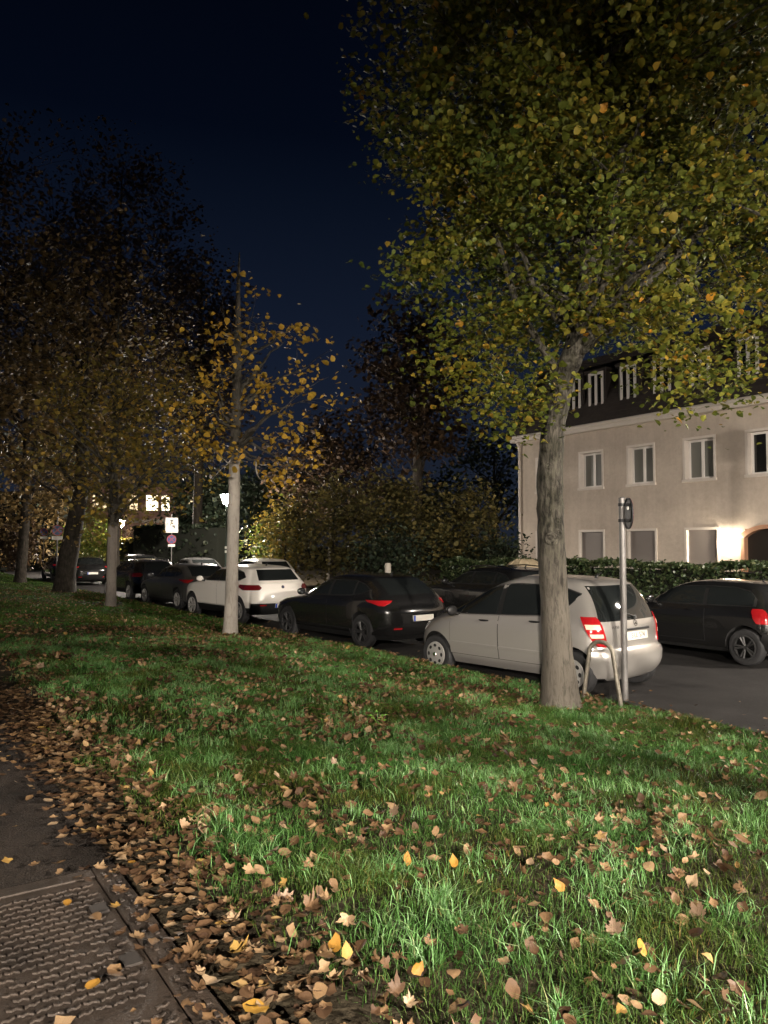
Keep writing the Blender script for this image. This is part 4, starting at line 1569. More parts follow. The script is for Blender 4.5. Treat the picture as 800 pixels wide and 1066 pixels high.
def car(name, label, group, shape, paint, u, v, turn=0.0, opts=None, heading=1, scale=1.0):
    o = dict(rim='alloy', tail='wedge', plate=True, doors=True, rails=False)
    o.update(opts or {})
    d = SHAPES[shape]
    cs = CarShape(d)
    rt = empty(name, W(u, v, .004), ROAD_ANG + (0 if heading > 0 else math.pi) + R(turn))
    rt.scale = (scale,) * 3
    tag(rt, label, 'car', group)
    pm = M[paint]
    link_mesh('body', body_mesh(cs, pm), [], rt, smooth=38)
    top = cs.zs[-1]
    G = o['glass']
    # side windows: the dark surround, then each pane
    lo, hi = G['lo'], G['hi']
    x1, x0 = max(p[0] for p in lo), min(p[0] for p in lo)
    for sd in (1, -1):
        mb = MB()
        patch(mb, cs, side_rows(cs, x0, x1, lo, hi, 34, 7), .0015, 0, sides=(sd,))
        mb.build('window_surround', M['black'], rt, smooth=30)
        for a, b in G['panes']:
            mb = MB()
            lo2, hi2 = [(x, z + .018) for x, z in lo], [(x, z - .018) for x, z in hi]
            xs = np.linspace(a, b, 14)
            f = np.interp(xs, *zip(*sorted(lo2))); g = np.interp(xs, *zip(*sorted(hi2)))
            g = np.maximum(g, f + .002)
            rows = [[(cs.side_t(x, p + (q - p) * k / 6), p + (q - p) * k / 6) for x, p, q in zip(xs, f, g)] for k in range(7)]
            patch(mb, cs, rows, .005, 0, sides=(sd,))
            mb.build('window', M['glass'], rt, smooth=30)
    # windscreen and rear window
    mb = MB(); full_rear(mb, cs, *o['wind'], .004, 0, front=True)
    mb.build('windscreen', M['glass'], rt, smooth=30)
    mb = MB(); full_rear(mb, cs, *o['back'], .004, 0)
    mb.build('rear_window', M['glass'], rt, smooth=30)
    # doors
    if o['doors']:
        for sd in (1, -1):
            for a, b, zl in o['doors_x']:
                mb = MB()
                l2 = [(x, zl) for x in (a, b)]
                h2 = [(x, float(np.interp(x, *zip(*sorted(lo)))) - .012) for x in np.linspace(a, b, 6)]
                big_ = side_rows(cs, a - .007, b + .007, [(a - .01, zl - .007), (b + .01, zl - .007)], [(x, z + .004) for x, z in [(a - .01, h2[0][1])] + h2 + [(b + .01, h2[-1][1])]], 12, 10)
                patch(mb, cs, big_, .0012, 1, sides=(sd,))
                patch(mb, cs, side_rows(cs, a, b, l2, h2, 12, 10), .0045, 0, sides=(sd,))
                if o.get('strip'):
                    zs_ = o['strip']
                    patch(mb, cs, side_rows(cs, a + .004, b - .004, [(a, zs_), (b, zs_)], [(a, zs_ + .035), (b, zs_ + .035)], 10, 3), .014, 0, sides=(sd,))
                dr = mb.build('door', [pm, M['arch']], rt, smooth=30)
                hb = MB()
                hx, hz = a + .17, float(np.interp(a + .2, *zip(*sorted(lo)))) - .085
                pts = [cs.at(cs.side_t(hx + k * .045 - .0, hz), hz) + Vector((0, .028 if 0 < k < 4 else .008, 0)) for k in range(5)]
                if sd < 0:
                    pts = [Vector((p.x, -p.y, p.z)) for p in pts]
                hb.tube(pts, [.009, .014, .015, .014, .009], 8)
                c = cs.at(cs.side_t(hx + .09, hz), hz)
                hb.build('handle', M['black'] if o.get('dark_handle', True) else pm, dr, smooth=40)
    # mirrors
    for sd in (1, -1):
        mx_, mz = G['mirror']
        p = cs.at(cs.side_t(mx_, mz - .04), mz - .04)
        bm = bmesh.new()
        bmesh.ops.create_uvsphere(bm, u_segments=16, v_segments=10, radius=1)
        vs = [Vector((p.x + q.co.x * .085 * (1 if q.co.x > 0 else .45), sd * (p.y + .13) + q.co.y * .105, mz + .04 + q.co.z * .075)) for q in bm.verts]
        bm.verts.index_update()
        fs = [[q.index for q in f.verts] for f in bm.faces]
        bm.free()
        mb = MB(); mb.add(vs, fs, 0)
        mb.tube([(p.x, sd * (p.y - .02), mz - .02), (p.x, sd * (p.y + .1), mz + .01)], [.03, .025], 8, mat=1)
        mb.build('wing_mirror', [M['black'] if o.get('dark_mirror') else pm, M['black']], rt, smooth=50)
    # wheels
    for xa in (d['axf'], d['axr']):
        for sd in (1, -1):
            wheel(rt, (xa, sd * d['track'], d['wheel']), d['wheel'], sd, o['rim'])
    # lamps: rows of (z, t0, t1) up the corner
    for sd in (1, -1):
        mb = MB()
        rows = []
        tl = o['tail_rows']
        zz = np.linspace(tl[0][0], tl[-1][0], 9)
        for z in zz:
            a = np.interp(z, [q[0] for q in tl], [q[1] for q in tl]); b = np.interp(z, [q[0] for q in tl], [q[2] for q in tl])
            rows.append([(a + (b - a) * j / 12, z) for j in range(13)])
        patch(mb, cs, rows, .014, 0, sides=(sd,))
        lamp = mb.build('tail_light', M[o.get('lens_mat', 'lamp_red')], rt, smooth=35)
        if o.get('lens'):
            for z0, z1, f0, f1 in o['lens']:
                mb = MB()
                rows = []
                for z in np.linspace(z0, z1, 4):
                    a = np.interp(z, [q[0] for q in tl], [q[1] for q in tl]); b = np.interp(z, [q[0] for q in tl], [q[2] for q in tl])
                    rows.append([(a + (b - a) * (f0 + (f1 - f0) * j / 6), z) for j in range(7)])
                patch(mb, cs, rows, .0165, 0, sides=(sd,), skirt=.0)
                mb.build('lens', M['lamp_clear'], lamp, smooth=35)
        mb = MB()
        zc = o.get('head_z', .68)
        rows = [[(2.42 + .38 * j / 8, z) for j in range(9)] for z in np.linspace(zc - .06, zc + .07, 5)]
        patch(mb, cs, rows, .006, 0, sides=(sd,))
        mb.build('headlight', M['head_lens'], rt, smooth=35)
    # bumper
    bz = o['bumper']
    mb = MB()
    full_rear(mb, cs, bz[0], bz[1], (bz[2], bz[2]), bz[3], 0, nz=7, ny=16)
    mb.build('bumper', pm if not o.get('dark_bumper') else M['black'], rt, smooth=40)
    # number plate
    if o['plate']:
        z = o['plate_z']
        m = rear_frame(cs, 0, z, o.get('plate_off', .022))
        mb = MB()
        mb.box(-.26, .26, -.055, .055, -.03, .004, bev=.002)
        pl = mb.build('number_plate', M['plate'], rt)
        pl.matrix_local = m
        if o.get('plate_text'):
            text('lettering', o['plate_text'], .098, M['ink'], pl, Matrix.Translation((.012, 0, .0045)))
        if o.get('band', True):
            mb = MB()
            mb.box(-.258, -.216, -.053, .053, .0042, .0052)
            mb.build('country_band', M['plate_blue'], pl)
        if o.get('plate_strip', True):
            mb = MB()
            mb.box(-.30, .30, .075, .105, -.02, .018, bev=.006)
            st = mb.build('handle_strip', M['black'] if not o.get('chrome_strip') else M['chrome'], rt)
            st.matrix_local = m
    # lower cladding diffuser
    if o.get('reflectors'):
        for sd in (1, -1):
            mb = MB()
            z = o['reflectors']
            patch(mb, cs, [[(cs.rear_t(.52 + .16 * j / 5, zz_), zz_) for j in range(6)] for zz_ in (z, z + .03)], bz[3] + .006, 0, sides=(sd,))
            mb.build('reflector', M['lamp_red'], rt)
    if o.get('rails'):
        for sd in (1, -1):
            mb = MB()
            y = .62
            mb.tube([(-1.45, sd * .58, top - .10), (-1.35, sd * y, top - .03), (-.6, sd * y, top + .01), (.0, sd * y, top - .02), (.12, sd * .6, top - .09)], .017, 8)
            mb.build('roof_rail', M['black'] if o['rails'] == 'black' else M['chrome'], rt, smooth=50)
    mb = MB()
    ax = o.get('aerial_x', -1.25)
    zt = top - .025
    mb.tube([(ax, 0, zt - .03), (ax - .02, 0, zt + .03), (ax - .1, 0, zt + .07)], [.03, .016, .005], 8)
    mb.build('aerial', M['black'], rt, smooth=50)
    return rt, cs


GL_COMPACT = dict(lo=[(1.12, .945), (.7, .975), (-.4, 1.02), (-.95, 1.05), (-1.12, 1.09), (-1.30, 1.22), (-1.42, 1.36)],
                  hi=[(1.12, .955), (.9, 1.07), (.6, 1.23), (.3, 1.36), (.0, 1.445), (-.3, 1.475), (-.8, 1.475), (-1.15, 1.445), (-1.42, 1.375)],
                  panes=[(1.08, .70), (.66, -.06), (-.15, -.90), (-.96, -1.40)], mirror=(.72, .99))
GL_HATCH = dict(lo=[(.92, .975), (.3, .985), (-.9, 1.02), (-1.25, 1.06), (-1.5, 1.15)],
                hi=[(.92, .985), (.7, 1.09), (.4, 1.21), (.0, 1.305), (-.5, 1.335), (-1.0, 1.32), (-1.3, 1.26), (-1.5, 1.165)],
                panes=[(.88, .66), (.62, -.18), (-.26, -1.0), (-1.06, -1.46)], mirror=(.66, 1.0))
GL_SUV = dict(lo=[(.9, 1.065), (.3, 1.07), (-.9, 1.09), (-1.3, 1.12), (-1.55, 1.2)],
              hi=[(.9, 1.075), (.7, 1.17), (.4, 1.29), (.0, 1.38), (-.5, 1.405), (-1.0, 1.40), (-1.35, 1.34), (-1.55, 1.215)],
              panes=[(.86, .64), (.60, -.18), (-.26, -1.0), (-1.06, -1.50)], mirror=(.62, 1.08))
GL_SMALL = dict(lo=[(.82, .965), (.2, .97), (-1.0, .985), (-1.42, 1.0)],
                hi=[(.82, .975), (.6, 1.1), (.3, 1.24), (.0, 1.3), (-.5, 1.32), (-1.0, 1.315), (-1.3, 1.26), (-1.42, 1.12)],
                panes=[(.78, .56), (.52, -.45), (-.53, -1.38)], mirror=(.55, .99))
GL_VAN = dict(lo=[(1.3, 1.12), (0, 1.12), (-2.0, 1.13)], hi=[(1.3, 1.14), (1.0, 1.32), (.6, 1.52), (.2, 1.6), (-1.8, 1.6), (-2.0, 1.5)],
              panes=[(1.25, .8), (.74, -.2), (-.3, -1.1), (-1.2, -1.95)], mirror=(.85, 1.16))

O_COMPACT = dict(glass=GL_COMPACT, wind=(1.10, 1.52, (.70, .54)), back=(1.01, 1.47, (.73, .60)), doors_x=[(-.10, .86, .37), (-1.02, -.118, .37)],
                 tail_rows=[(.68, .46, .62), (.74, .46, .72), (.82, .48, .80), (.92, .52, .90), (1.0, .57, .96), (1.07, .66, .98)],
                 lens=[(.80, .85, .12, .9), (.91, .97, .12, .92)], bumper=(.27, .62, .86, .012), plate_z=.80, plate_text='S\u00b7LL 574',
                 rim='hubcap', strip=.52, dark_mirror=True, band=False, dark_handle=True, plate_off=.014, aerial_x=-1.2, head_z=.72)
O_HATCH = dict(glass=GL_HATCH, wind=(1.03, 1.36, (.68, .56)), back=(1.07, 1.36, (.64, .56)), doors_x=[(-.2, .80, .38), (-1.08, -.218, .38)],
               tail_rows=[(.86, .66, .80), (.92, .50, 1.04), (.96, .46, 1.08)], bumper=(.30, .60, .88, .012), plate_z=.62, plate_strip=False,
               reflectors=.42, rim='dark', dark_handle=False)
O_SUV = dict(glass=GL_SUV, wind=(1.14, 1.44, (.70, .58)), back=(1.13, 1.40, (.62, .54)), doors_x=[(-.2, .82, .46), (-1.08, -.218, .46)],
             tail_rows=[(.89, .44, 1.02), (.95, .38, 1.09), (1.02, .46, 1.10)], bumper=(.30, .56, .86, .012), plate_z=.50, plate_strip=False,
             rim='alloy', dark_handle=False, dark_bumper=True, head_z=.8, reflectors=.50, lens_mat='lamp_dark')
O_SMALL = dict(glass=GL_SMALL, wind=(.99, 1.33, (.66, .56)), back=(1.0, 1.31, (.60, .54)), doors_x=[(-.5, .72, .36)],
               tail_rows=[(.72, .70, .92), (.80, .68, .97), (.92, .70, .98), (.96, .76, .95)], bumper=(.28, .56, .84, .012), plate_z=.74, rim='dark', dark_handle=False, plate_strip=False, aerial_x=-1.1)
O_VAN = dict(glass=GL_VAN, wind=(1.16, 1.72, (.74, .6)), back=(1.15, 1.62, (.72, .62)), doors_x=[(-.2, 1.05, .4)],
             tail_rows=[(.85, .80, 1.03), (1.1, .8, 1.03), (1.4, .82, 1.02)], bumper=(.3, .6, .9, .012), plate_z=.7, rim='dark', dark_handle=False, plate_strip=False, rails='chrome')

NEAR = 'cars parked along the verge'
FARS = 'cars parked along the far kerb'
rt, cs = car('parked_car', 'silver compact car parked behind the thick tree and the bike stand', NEAR, 'compact', 'silver', 8.75, 8.5, 8, O_COMPACT)
# emblem, model letters and wiper of the silver car
mb = MB()
for k in range(24):
    a, b = 2 * math.pi * k / 24, 2 * math.pi * (k + 1) / 24
    mb.tube([(.042 * math.cos(a), .042 * math.sin(a), 0), (.042 * math.cos(b), .042 * math.sin(b), 0)], .004, 5, cap=False)
for k in range(3):
    a = math.pi / 2 + k * 2 * math.pi / 3
    mb.tube([(0, 0, .002), (.042 * math.cos(a), .042 * math.sin(a), 0)], [.008, .003], 5)
o = mb.build('emblem', M['chrome'], rt)
o.matrix_local = rear_frame(cs, 0, .965, .006)
text('lettering', 'A 150', .055, M['galv'], rt, rear_frame(cs, .48, .93, .006), ext=.002)
mb = MB()
fr = rear_frame(cs, 0, 1.035, .02)
mb.box(-.035, .035, -.02, .03, -.01, .012, bev=.006)
mb.tube([(0, 0, .012), (-.18, .055, .02), (-.36, .075, .016)], [.01, .007, .005], 6)
o = mb.build('wiper', M['black'], rt)
o.matrix_local = fr

car('parked_car', 'black hatchback with red tail lights parked between the silver and the white car', NEAR, 'hatch', 'black_paint', 14.35, 8.75, 6, O_HATCH)
rt, cs = car('parked_car', 'white crossover car with black lower edge parked behind the slim whitewashed tree', NEAR, 'suv', 'white_paint', 20.1, 8.6, 6, dict(O_SUV))
mb = MB()
mb.lathe([(.043, 0), (.043, .006), (.034, .008), (.0001, .008)], n=24, mat=0)
for k in (0, 1):
    a0 = k * math.pi
    q = [(0, 0, .0095)] + [(.028 * math.cos(a0 + j * math.pi / 12), .028 * math.sin(a0 + j * math.pi / 12), .0095) for j in range(7)]
    mb.add(q, [tuple(range(8))], 1)
o = mb.build('emblem', [M['black'], M['sign_blue']], rt)
o.matrix_local = rear_frame(cs, 0, .96, .004)
car('parked_car', 'dark grey car with one tail light glowing red in front of the white crossover', NEAR, 'hatch', 'grey_paint', 25.3, 8.75, 5, dict(O_HATCH, rim='alloy'))
car('parked_car', 'blackish tall car between the half whitewashed tree and the dark leaning tree', NEAR, 'suv', 'blue_black', 30.4, 8.7, 3, dict(O_SUV, rails='black'))
car('parked_car', 'small black car far off, seen between the two no stopping signs', NEAR, 'hatch', 'black_paint', 43.0, 9.3, 0, O_HATCH)
car('parked_car', 'farthest black car with a pale plate at the left edge', NEAR, 'hatch', 'black_paint', 48.8, 9.4, 0, O_HATCH)

car('parked_car', 'glossy black small car parked before the front hedge at the right edge', FARS, 'small', 'black_paint', 8.75, 13.1, 0, O_SMALL)
car('parked_car', 'black van like car with roof rails behind the nose of the silver car', FARS, 'suv', 'black_paint', 14.9, 13.15, 0, dict(O_SUV, rails='chrome'))
car('parked_car', 'pale roofed car across the street half hidden by the white crossover', FARS, 'suv', 'white_paint', 29.2, 13.1, 0, O_SUV)
car('parked_car', 'dark car across the street below the square white sign', FARS, 'hatch', 'grey_paint', 36.8, 13.1, 0, O_HATCH)
car('parked_car', 'dark car across the street seen over the roof of the tall blackish car', FARS, 'suv', 'grey_paint', 46.5, 13.1, 0, dict(O_SUV, rails='black'))
car('parked_car', 'white car far down the street right of the leaning tree', FARS, 'suv', 'white_paint', 59, 12.6, 0, O_SUV)


# ------------------------------------------------------------------ the beige house
# local frame: x = -u (to the right along the front), y = v (into the house), z up
HV = 24.4
HU = 25.7
house = empty('house', W(HU, HV, .13), ROAD_ANG + math.pi)
tag(house, 'beige rendered house with white framed windows and a dark mansard roof', 'house')
HL, HD, EAVE = 27.0, 10.0, 6.72


def hx(u):
    return HU - u


# after turning by pi, local +x = -u, local +y = +v
UP = [23.95, 21.46, 19.0, 16.5, 14.1, 11.6, 9.1, 6.6, 4.1]
DOWN = [23.95, 21.46, 19.0, 16.45, 11.6, 9.1, 6.6, 4.1]
holes = []
for u in UP:
    holes.append((hx(u) - .57, hx(u) + .57, 4.27, 5.70, 'up'))
for u in DOWN:
    holes.append((hx(u) - .60, hx(u) + .60, 1.05, 2.46, 'down'))
DOOR = (hx(14.85), hx(13.3), 0.0, 2.46)
holes.append((*DOOR, 'door'))


def wall_with_holes(mb, x0, x1, z0, z1, holes, depth, mat=0, mat_reveal=1):
    xs = sorted({x0, x1} | {h[0] for h in holes} | {h[1] for h in holes})
    zs = sorted({z0, z1} | {h[2] for h in holes} | {h[3] for h in holes})
    for a, b in zip(xs[:-1], xs[1:]):
        for c, d in zip(zs[:-1], zs[1:]):
            mx_, mz = (a + b) / 2, (c + d) / 2
            if any(h[0] < mx_ < h[1] and h[2] < mz < h[3] for h in holes):
                continue
            mb.add([(a, 0, c), (b, 0, c), (b, 0, d), (a, 0, d)], [(0, 1, 2, 3)], mat)
    for h in holes:
        a, b, c, d = h[:4]
        mb.add([(a, 0, c), (b, 0, c), (b, 0, d), (a, 0, d), (a, depth, c), (b, depth, c), (b, depth, d), (a, depth, d)],
               [(0, 4, 5, 1), (1, 5, 6, 2), (2, 6, 7, 3), (3, 7, 4, 0)], mat_reveal)


mb = MB()
wall_with_holes(mb, 0, HL, -.2, EAVE, holes, .32)
mb.add([(0, 0, -.2), (0, HD, -.2), (0, HD, EAVE), (0, 0, EAVE)], [(0, 1, 2, 3)], 0)
mb.add([(HL, 0, -.2), (HL, HD, -.2), (HL, HD, EAVE), (HL, 0, EAVE)], [(0, 1, 2, 3)], 0)
mb.add([(0, HD, -.2), (HL, HD, -.2), (HL, HD, EAVE), (0, HD, EAVE)], [(0, 1, 2, 3)], 0)
mb.build('wall', [M['stucco'], M['trim']], house, fix=False)


def frame_box(mb, a, b, c, d, y0, y1, w, mat):
    mb.box(a, a + w, y0, y1, c, d, mat=mat)
    mb.box(b - w, b, y0, y1, c, d, mat=mat)
    mb.box(a + w, b - w, y0, y1, c, c + w, mat=mat)
    mb.box(a + w, b - w, y0, y1, d - w, d, mat=mat)


for a, b, c, d, k in holes:
    if k == 'door':
        continue
    t = MB()
    s = .085
    for q in ((a - s, a + .003, c - s, d + s), (b - .003, b + s, c - s, d + s)):
        t.box(q[0], q[1], -.028, .05, q[2], q[3], mat=0)
    t.box(a + .003, b - .003, -.028, .05, d - .003, d + s, mat=0)
    win = t.build('window', M['trim'], house)
    sl = MB()
    sl.box(a - s - .03, b + s + .03, -.07, .21, c - s - .01, c + .004, bev=.006)
    sl.build('sill', M['trim'], win)
    if k == 'up':
        f = MB()
        frame_box(f, a + .002, b - .002, c + .006, d - .002, .215, .27, .075, 0)
        f.box((a + b) / 2 - .055, (a + b) / 2 + .055, .21, .27, c + .08, d - .077)
        f.build('frame', M['win_white'], win)
        p = MB()
        for q0, q1 in ((a + .075, (a + b) / 2 - .055), ((a + b) / 2 + .055, b - .075)):
            p.box(q0, q1, .245, .255, c + .08, d - .076)
        p.build('pane', M['pane_dark'] if abs((a + b) / 2 - hx(14.1)) < .1 else M['pane'], win)
    else:
        f = MB()
        n = 26
        for i in range(n):
            z0 = c + .006 + (d - c - .01) * i / n
            z1 = c + .006 + (d - c - .01) * (i + 1) / n
            f.box(a + .03, b - .03, .10, .125, z0 + .002, z1 - .004)
        f.box(a + .002, a + .03, .09, .13, c + .006, d - .002)
        f.box(b - .03, b - .002, .09, .13, c + .006, d - .002)
        f.box(a + .03, b - .03, .128, .15, c + .006, d - .002)
        f.build('roller_shutter', M['shutter'], win)

# the arched doorway
a, b, c, d = DOOR
t = MB()
s = .13
N = 16
arc = [(a + (b - a) * i / N, d - .30 + .30 * math.sin(math.pi * i / N) ** .8) for i in range(N + 1)]
outer = [((x - (a + b) / 2) * (1 + 2 * s / (b - a)) + (a + b) / 2, z + s) for x, z in arc]
for i in range(N):
    q = [arc[i], arc[i + 1], outer[i + 1], outer[i]]
    t.add([(x, -.04, z) for x, z in q] + [(x, .2, z) for x, z in q], [(0, 1, 2, 3), (4, 7, 6, 5), (0, 4, 5, 1), (2, 6, 7, 3)], 0)
t.box(a - s, a + .002, -.04, .2, -.1, d - .30 + .002)
t.box(b - .002, b + s, -.04, .2, -.1, d - .30 + .002)
# wall between arch and square opening
for i in range(N):
    q = [arc[i], arc[i + 1], (arc[i + 1][0], d + .002), (arc[i][0], d + .002)]
    t.add([(x, .03, z) for x, z in q], [(0, 1, 2, 3)], 0)
t.build('door_surround', M['brick_trim'], house)
t = MB()
t.box(a + .003, b - .003, .18, .215, -.1, d - .003, mat=0)
t.box(a + .10, a + .62, .165, .18, .25, 1.0, bev=.01, mat=0)
t.box(b - .62, b - .10, .165, .18, .25, 1.0, bev=.01, mat=0)
dr = t.build('door', M['door'], house)
t = MB(); t.tube([(a + .70, .18, 1.0), (a + .70, .12, 1.0), (a + .82, .12, 1.0)], .012, 8)
t.build('handle', M['chrome'], dr, smooth=50)

# eaves, gutter, downpipe
t = MB()
t.box(-.25, HL + .25, -.30, .02, EAVE - .16, EAVE + .10, bev=.02)
t.build('eaves', M['trim'], house)
t = MB()
t.tube([(-.3, -.34, EAVE + .06), (HL + .3, -.34, EAVE + .06)], .075, 10)
t.build('gutter', M['trim'], house, smooth=40)
t = MB()
t.tube([(.12, -.32, EAVE), (.12, -.10, EAVE - .35), (.12, -.075, EAVE - .55), (.12, -.075, .0)], .05, 10)
for z in (1.2, 3.2, 5.2):
    t.tube([(.12, -.075, z - .02), (.12, -.075, z + .02)], .062, 10)
t.build('downpipe', M['trim'], house, smooth=40)
# mansard roof
z0, z1, zt = EAVE + .08, EAVE + 3.1, EAVE + 4.2
A = [(-.3, -.3, z0), (HL + .3, -.3, z0), (HL + .3, HD + .3, z0), (-.3, HD + .3, z0)]
B = [(.7, .75, z1), (HL - .7, .75, z1), (HL - .7, HD - .75, z1), (.7, HD - .75, z1)]
C_ = [(3.5, 5, zt), (HL - 3.5, 5, zt)]
t = MB()
t.add(A + B + C_, [(0, 1, 5, 4), (1, 2, 6, 5), (2, 3, 7, 6), (3, 0, 4, 7), (4, 5, 9, 8), (6, 7, 8, 9), (5, 6, 9), (7, 4, 8), (0, 3, 2, 1)])
for k in range(15):
    f = k / 15
    y, z = -.3 + 1.05 * f, z0 + (z1 - z0) * f
    t.box(-.3 + f, HL + .3 - f, y - .022, y + .03, z - .012, z + .012)
rf = t.build('roof', M['roof'], house)
for u in (22.35, 21.15, 19.55, 18.0, 16.4, 14.6, 11.6, 9.0, 6.4):
    x = hx(u)
    t = MB()
    zb, zt2 = 7.45, 8.95
    t.box(x - .50, x + .50, .02, .9, zb - .14, zb + .0, mat=0)
    t.box(x - .50, x - .38, .02, .9, zb + .003, zt2 + .02, mat=0)
    t.box(x + .38, x + .50, .02, .9, zb + .003, zt2 + .02, mat=0)
    t.box(x - .58, x + .58, -.06, 1.2, zt2 + .023, zt2 + .14, mat=0)
    dm = t.build('dormer', M['roof'], house)
    t = MB()
    frame_box(t, x - .377, x + .377, zb + .004, zt2 + .015, -.02, .06, .105, 0)
    t.box(x - .055, x + .055, -.025, .06, zb + .09, zt2 - .075)
    t.build('frame', M['win_white'], dm)
    t = MB()
    t.box(x - .30, x - .04, .02, .03, zb + .08, zt2 - .06)
    t.box(x + .04, x + .30, .02, .03, zb + .08, zt2 - .06)
    t.build('pane', M['pane_dark'], dm)

# wall lamp between the last shuttered window and the door
lp = empty('wall_lamp', W(15.42, HV, 2.2), ROAD_ANG + math.pi)
tag(lp, 'glaring lit lamp on the house wall between the shuttered window and the arched door', 'lamp')
t = MB()
t.box(-.07, .07, -.03, 0.0, -.10, .10, bev=.01)
t.box(-.02, .02, -.09, -.03, -.12, -.08, bev=.004)
t.box(-.13, .13, -.17, -.07, .145, .17, bev=.006)
t.build('bracket', M['black'], lp)
t = MB()
t.box(-.11, .11, -.16, -.06, -.08, .14, bev=.03)
t.build('lamp_glass', mat_emit('wall_lamp_light', (1, .86, .66), WALL_LAMP), lp)

# ------------------------------------------------------------------ far building with lit windows
fb = empty('far_building', (px(158, 82), 82, .1), R(8))
tag(fb, 'far low building with brightly lit windows seen through the leaves at the left', 'building')
t = MB()
fh = []
for x0, x1 in ((-6.2, -4.6), (-4.2, -2.8), (-2.4, -1.4), (-.7, .7), (.9, 1.9), (3.6, 5.0)):
    fh.append((x0, x1, 5.6, 7.4))
wall_with_holes(t, -9, 8, -.2, 8.2, fh, .3, 0, 0)
t.add([(-9, 0, 8.2), (8, 0, 8.2), (8, 9, 8.2), (-9, 9, 8.2)], [(0, 1, 2, 3)], 0)
t.add([(-9, 0, -.2), (-9, 9, -.2), (-9, 9, 8.2), (-9, 0, 8.2)], [(0, 1, 2, 3)], 0)
t.add([(8, 0, -.2), (8, 9, -.2), (8, 9, 8.2), (8, 0, 8.2)], [(0, 1, 2, 3)], 0)
t.build('wall', M['stone_far'], fb, fix=False)
t = MB()
t.box(-9.6, 8.6, -.8, 9.4, 8.2, 8.55)
t.build('roof', M['roof'], fb)
t = MB()
t.box(-9.2, 4.2, -.5, -.02, 4.35, 4.75)
t.build('ledge', M['concrete'], fb)
LIT = mat_emit('lit_window_light', (1, .74, .42), .16)
LIT2 = mat_emit('lit_window_bright', (1, .82, .52), .5)
for k, h in enumerate(fh):
    t = MB()
    t.box(h[0] + .09, h[1] - .09, .2, .22, h[2] + .09, h[3] - .09)
    w = t.build('window', LIT2 if k in (3, 4) else LIT, fb)
    t = MB()
    frame_box(t, h[0] + .002, h[1] - .002, h[2] + .002, h[3] - .002, .14, .24, .088, 0)
    t.box((h[0] + h[1]) / 2 - .04, (h[0] + h[1]) / 2 + .04, .15, .19, h[2] + .09, h[3] - .09)
    t.build('frame', M['black'], w)

# ------------------------------------------------------------------ lamp posts
def lantern(name, label, group, loc, strength, height=4.25, tint=LAMP_TINT, scale=1.0, mushroom=False):
    rt = empty(name, loc)
    tag(rt, label, 'street lamp', group)
    t = MB()
    t.lathe([(.13, -.1), (.13, .10), (.10, .14), (.09, .8), (.075, .86), (.075, .95), (.052, 1.0), (.040, height - .45), (.06, height - .42), (.06, height - .38), (.03, height - .34), (.03, height - .26)], n=16)
    t.build('pole', M['lamp_green'], rt, smooth=35)
    t = MB()
    s = scale
    if mushroom:
        t.lathe([(.0001, height + .08), (.15, height + .09), (.18, height + .11), (.18, height + .15), (.0001, height + .155)], n=16)
    else:
        t.lathe([(.09 * s, height - .26), (.115 * s, height - .25), (.20 * s, height + .16), (.0001, height + .16)], n=8)
    t.build('lamp_glass', mat_emit('lantern_light', tint, strength), rt)
    t = MB()
    if mushroom:
        t.lathe([(.70, height + .16), (.71, height + .175), (.35, height + .26), (.12, height + .32), (.0001, height + .33)], n=24)  # oversized cap, shaped to keep this lamp's light off the upper crowns
        t.tube([(0, 0, height - .3), (0, 0, height + .06)], .03, 8)
    else:
        t.lathe([(.24 * s, height + .165), (.25 * s, height + .19), (.15 * s, height + .29), (.05 * s, height + .33), (.03 * s, height + .40), (.0001, height + .42)], n=16)
    t.build('lamp_cap', M['lamp_green'], rt, smooth=35)
    t = MB()
    for z in (1.55, 1.75):
        t.box(-.058, .058, -.062, -.045, z, z + .12)
    t.build('sticker_or_glint', M['sign_white'], rt)  # stickers pasted on the post
    return rt


lantern('street_lamp', 'lit lantern on a slim dark post behind the white car, left of the whitewashed trunk', 'lanterns of the street', (px(236, 38), 38, .12), STREET_LAMP, scale=1.5)  # head enlarged so its shape stands in for the lamp's glow
lantern('street_lamp', 'small lit lantern far off, in front of the far building with lit windows', 'lanterns of the street', (px(127, 55), 55, .1), FAR_LAMP, height=3.6)
lantern('street_lamp', 'lantern on the far kerb beyond the right edge of the view', 'lanterns of the street', W(4.0, 16.1, .12), KERB_LAMP, height=5.0)
lantern('street_lamp', 'lamp with a flat wide cap on the verge beside the photographer, right of the view', 'lanterns of the street', W(-8.5, 6.8, .12), VERGE_LAMP, height=4.6, mushroom=True)
# the lantern of the park path that lights the verge, behind the photographer
lantern('street_lamp', 'lantern beside the park path, standing behind the photographer', 'lanterns of the street', (-2.2, -13.0, .49), PATH_LAMP, height=4.5, mushroom=True)

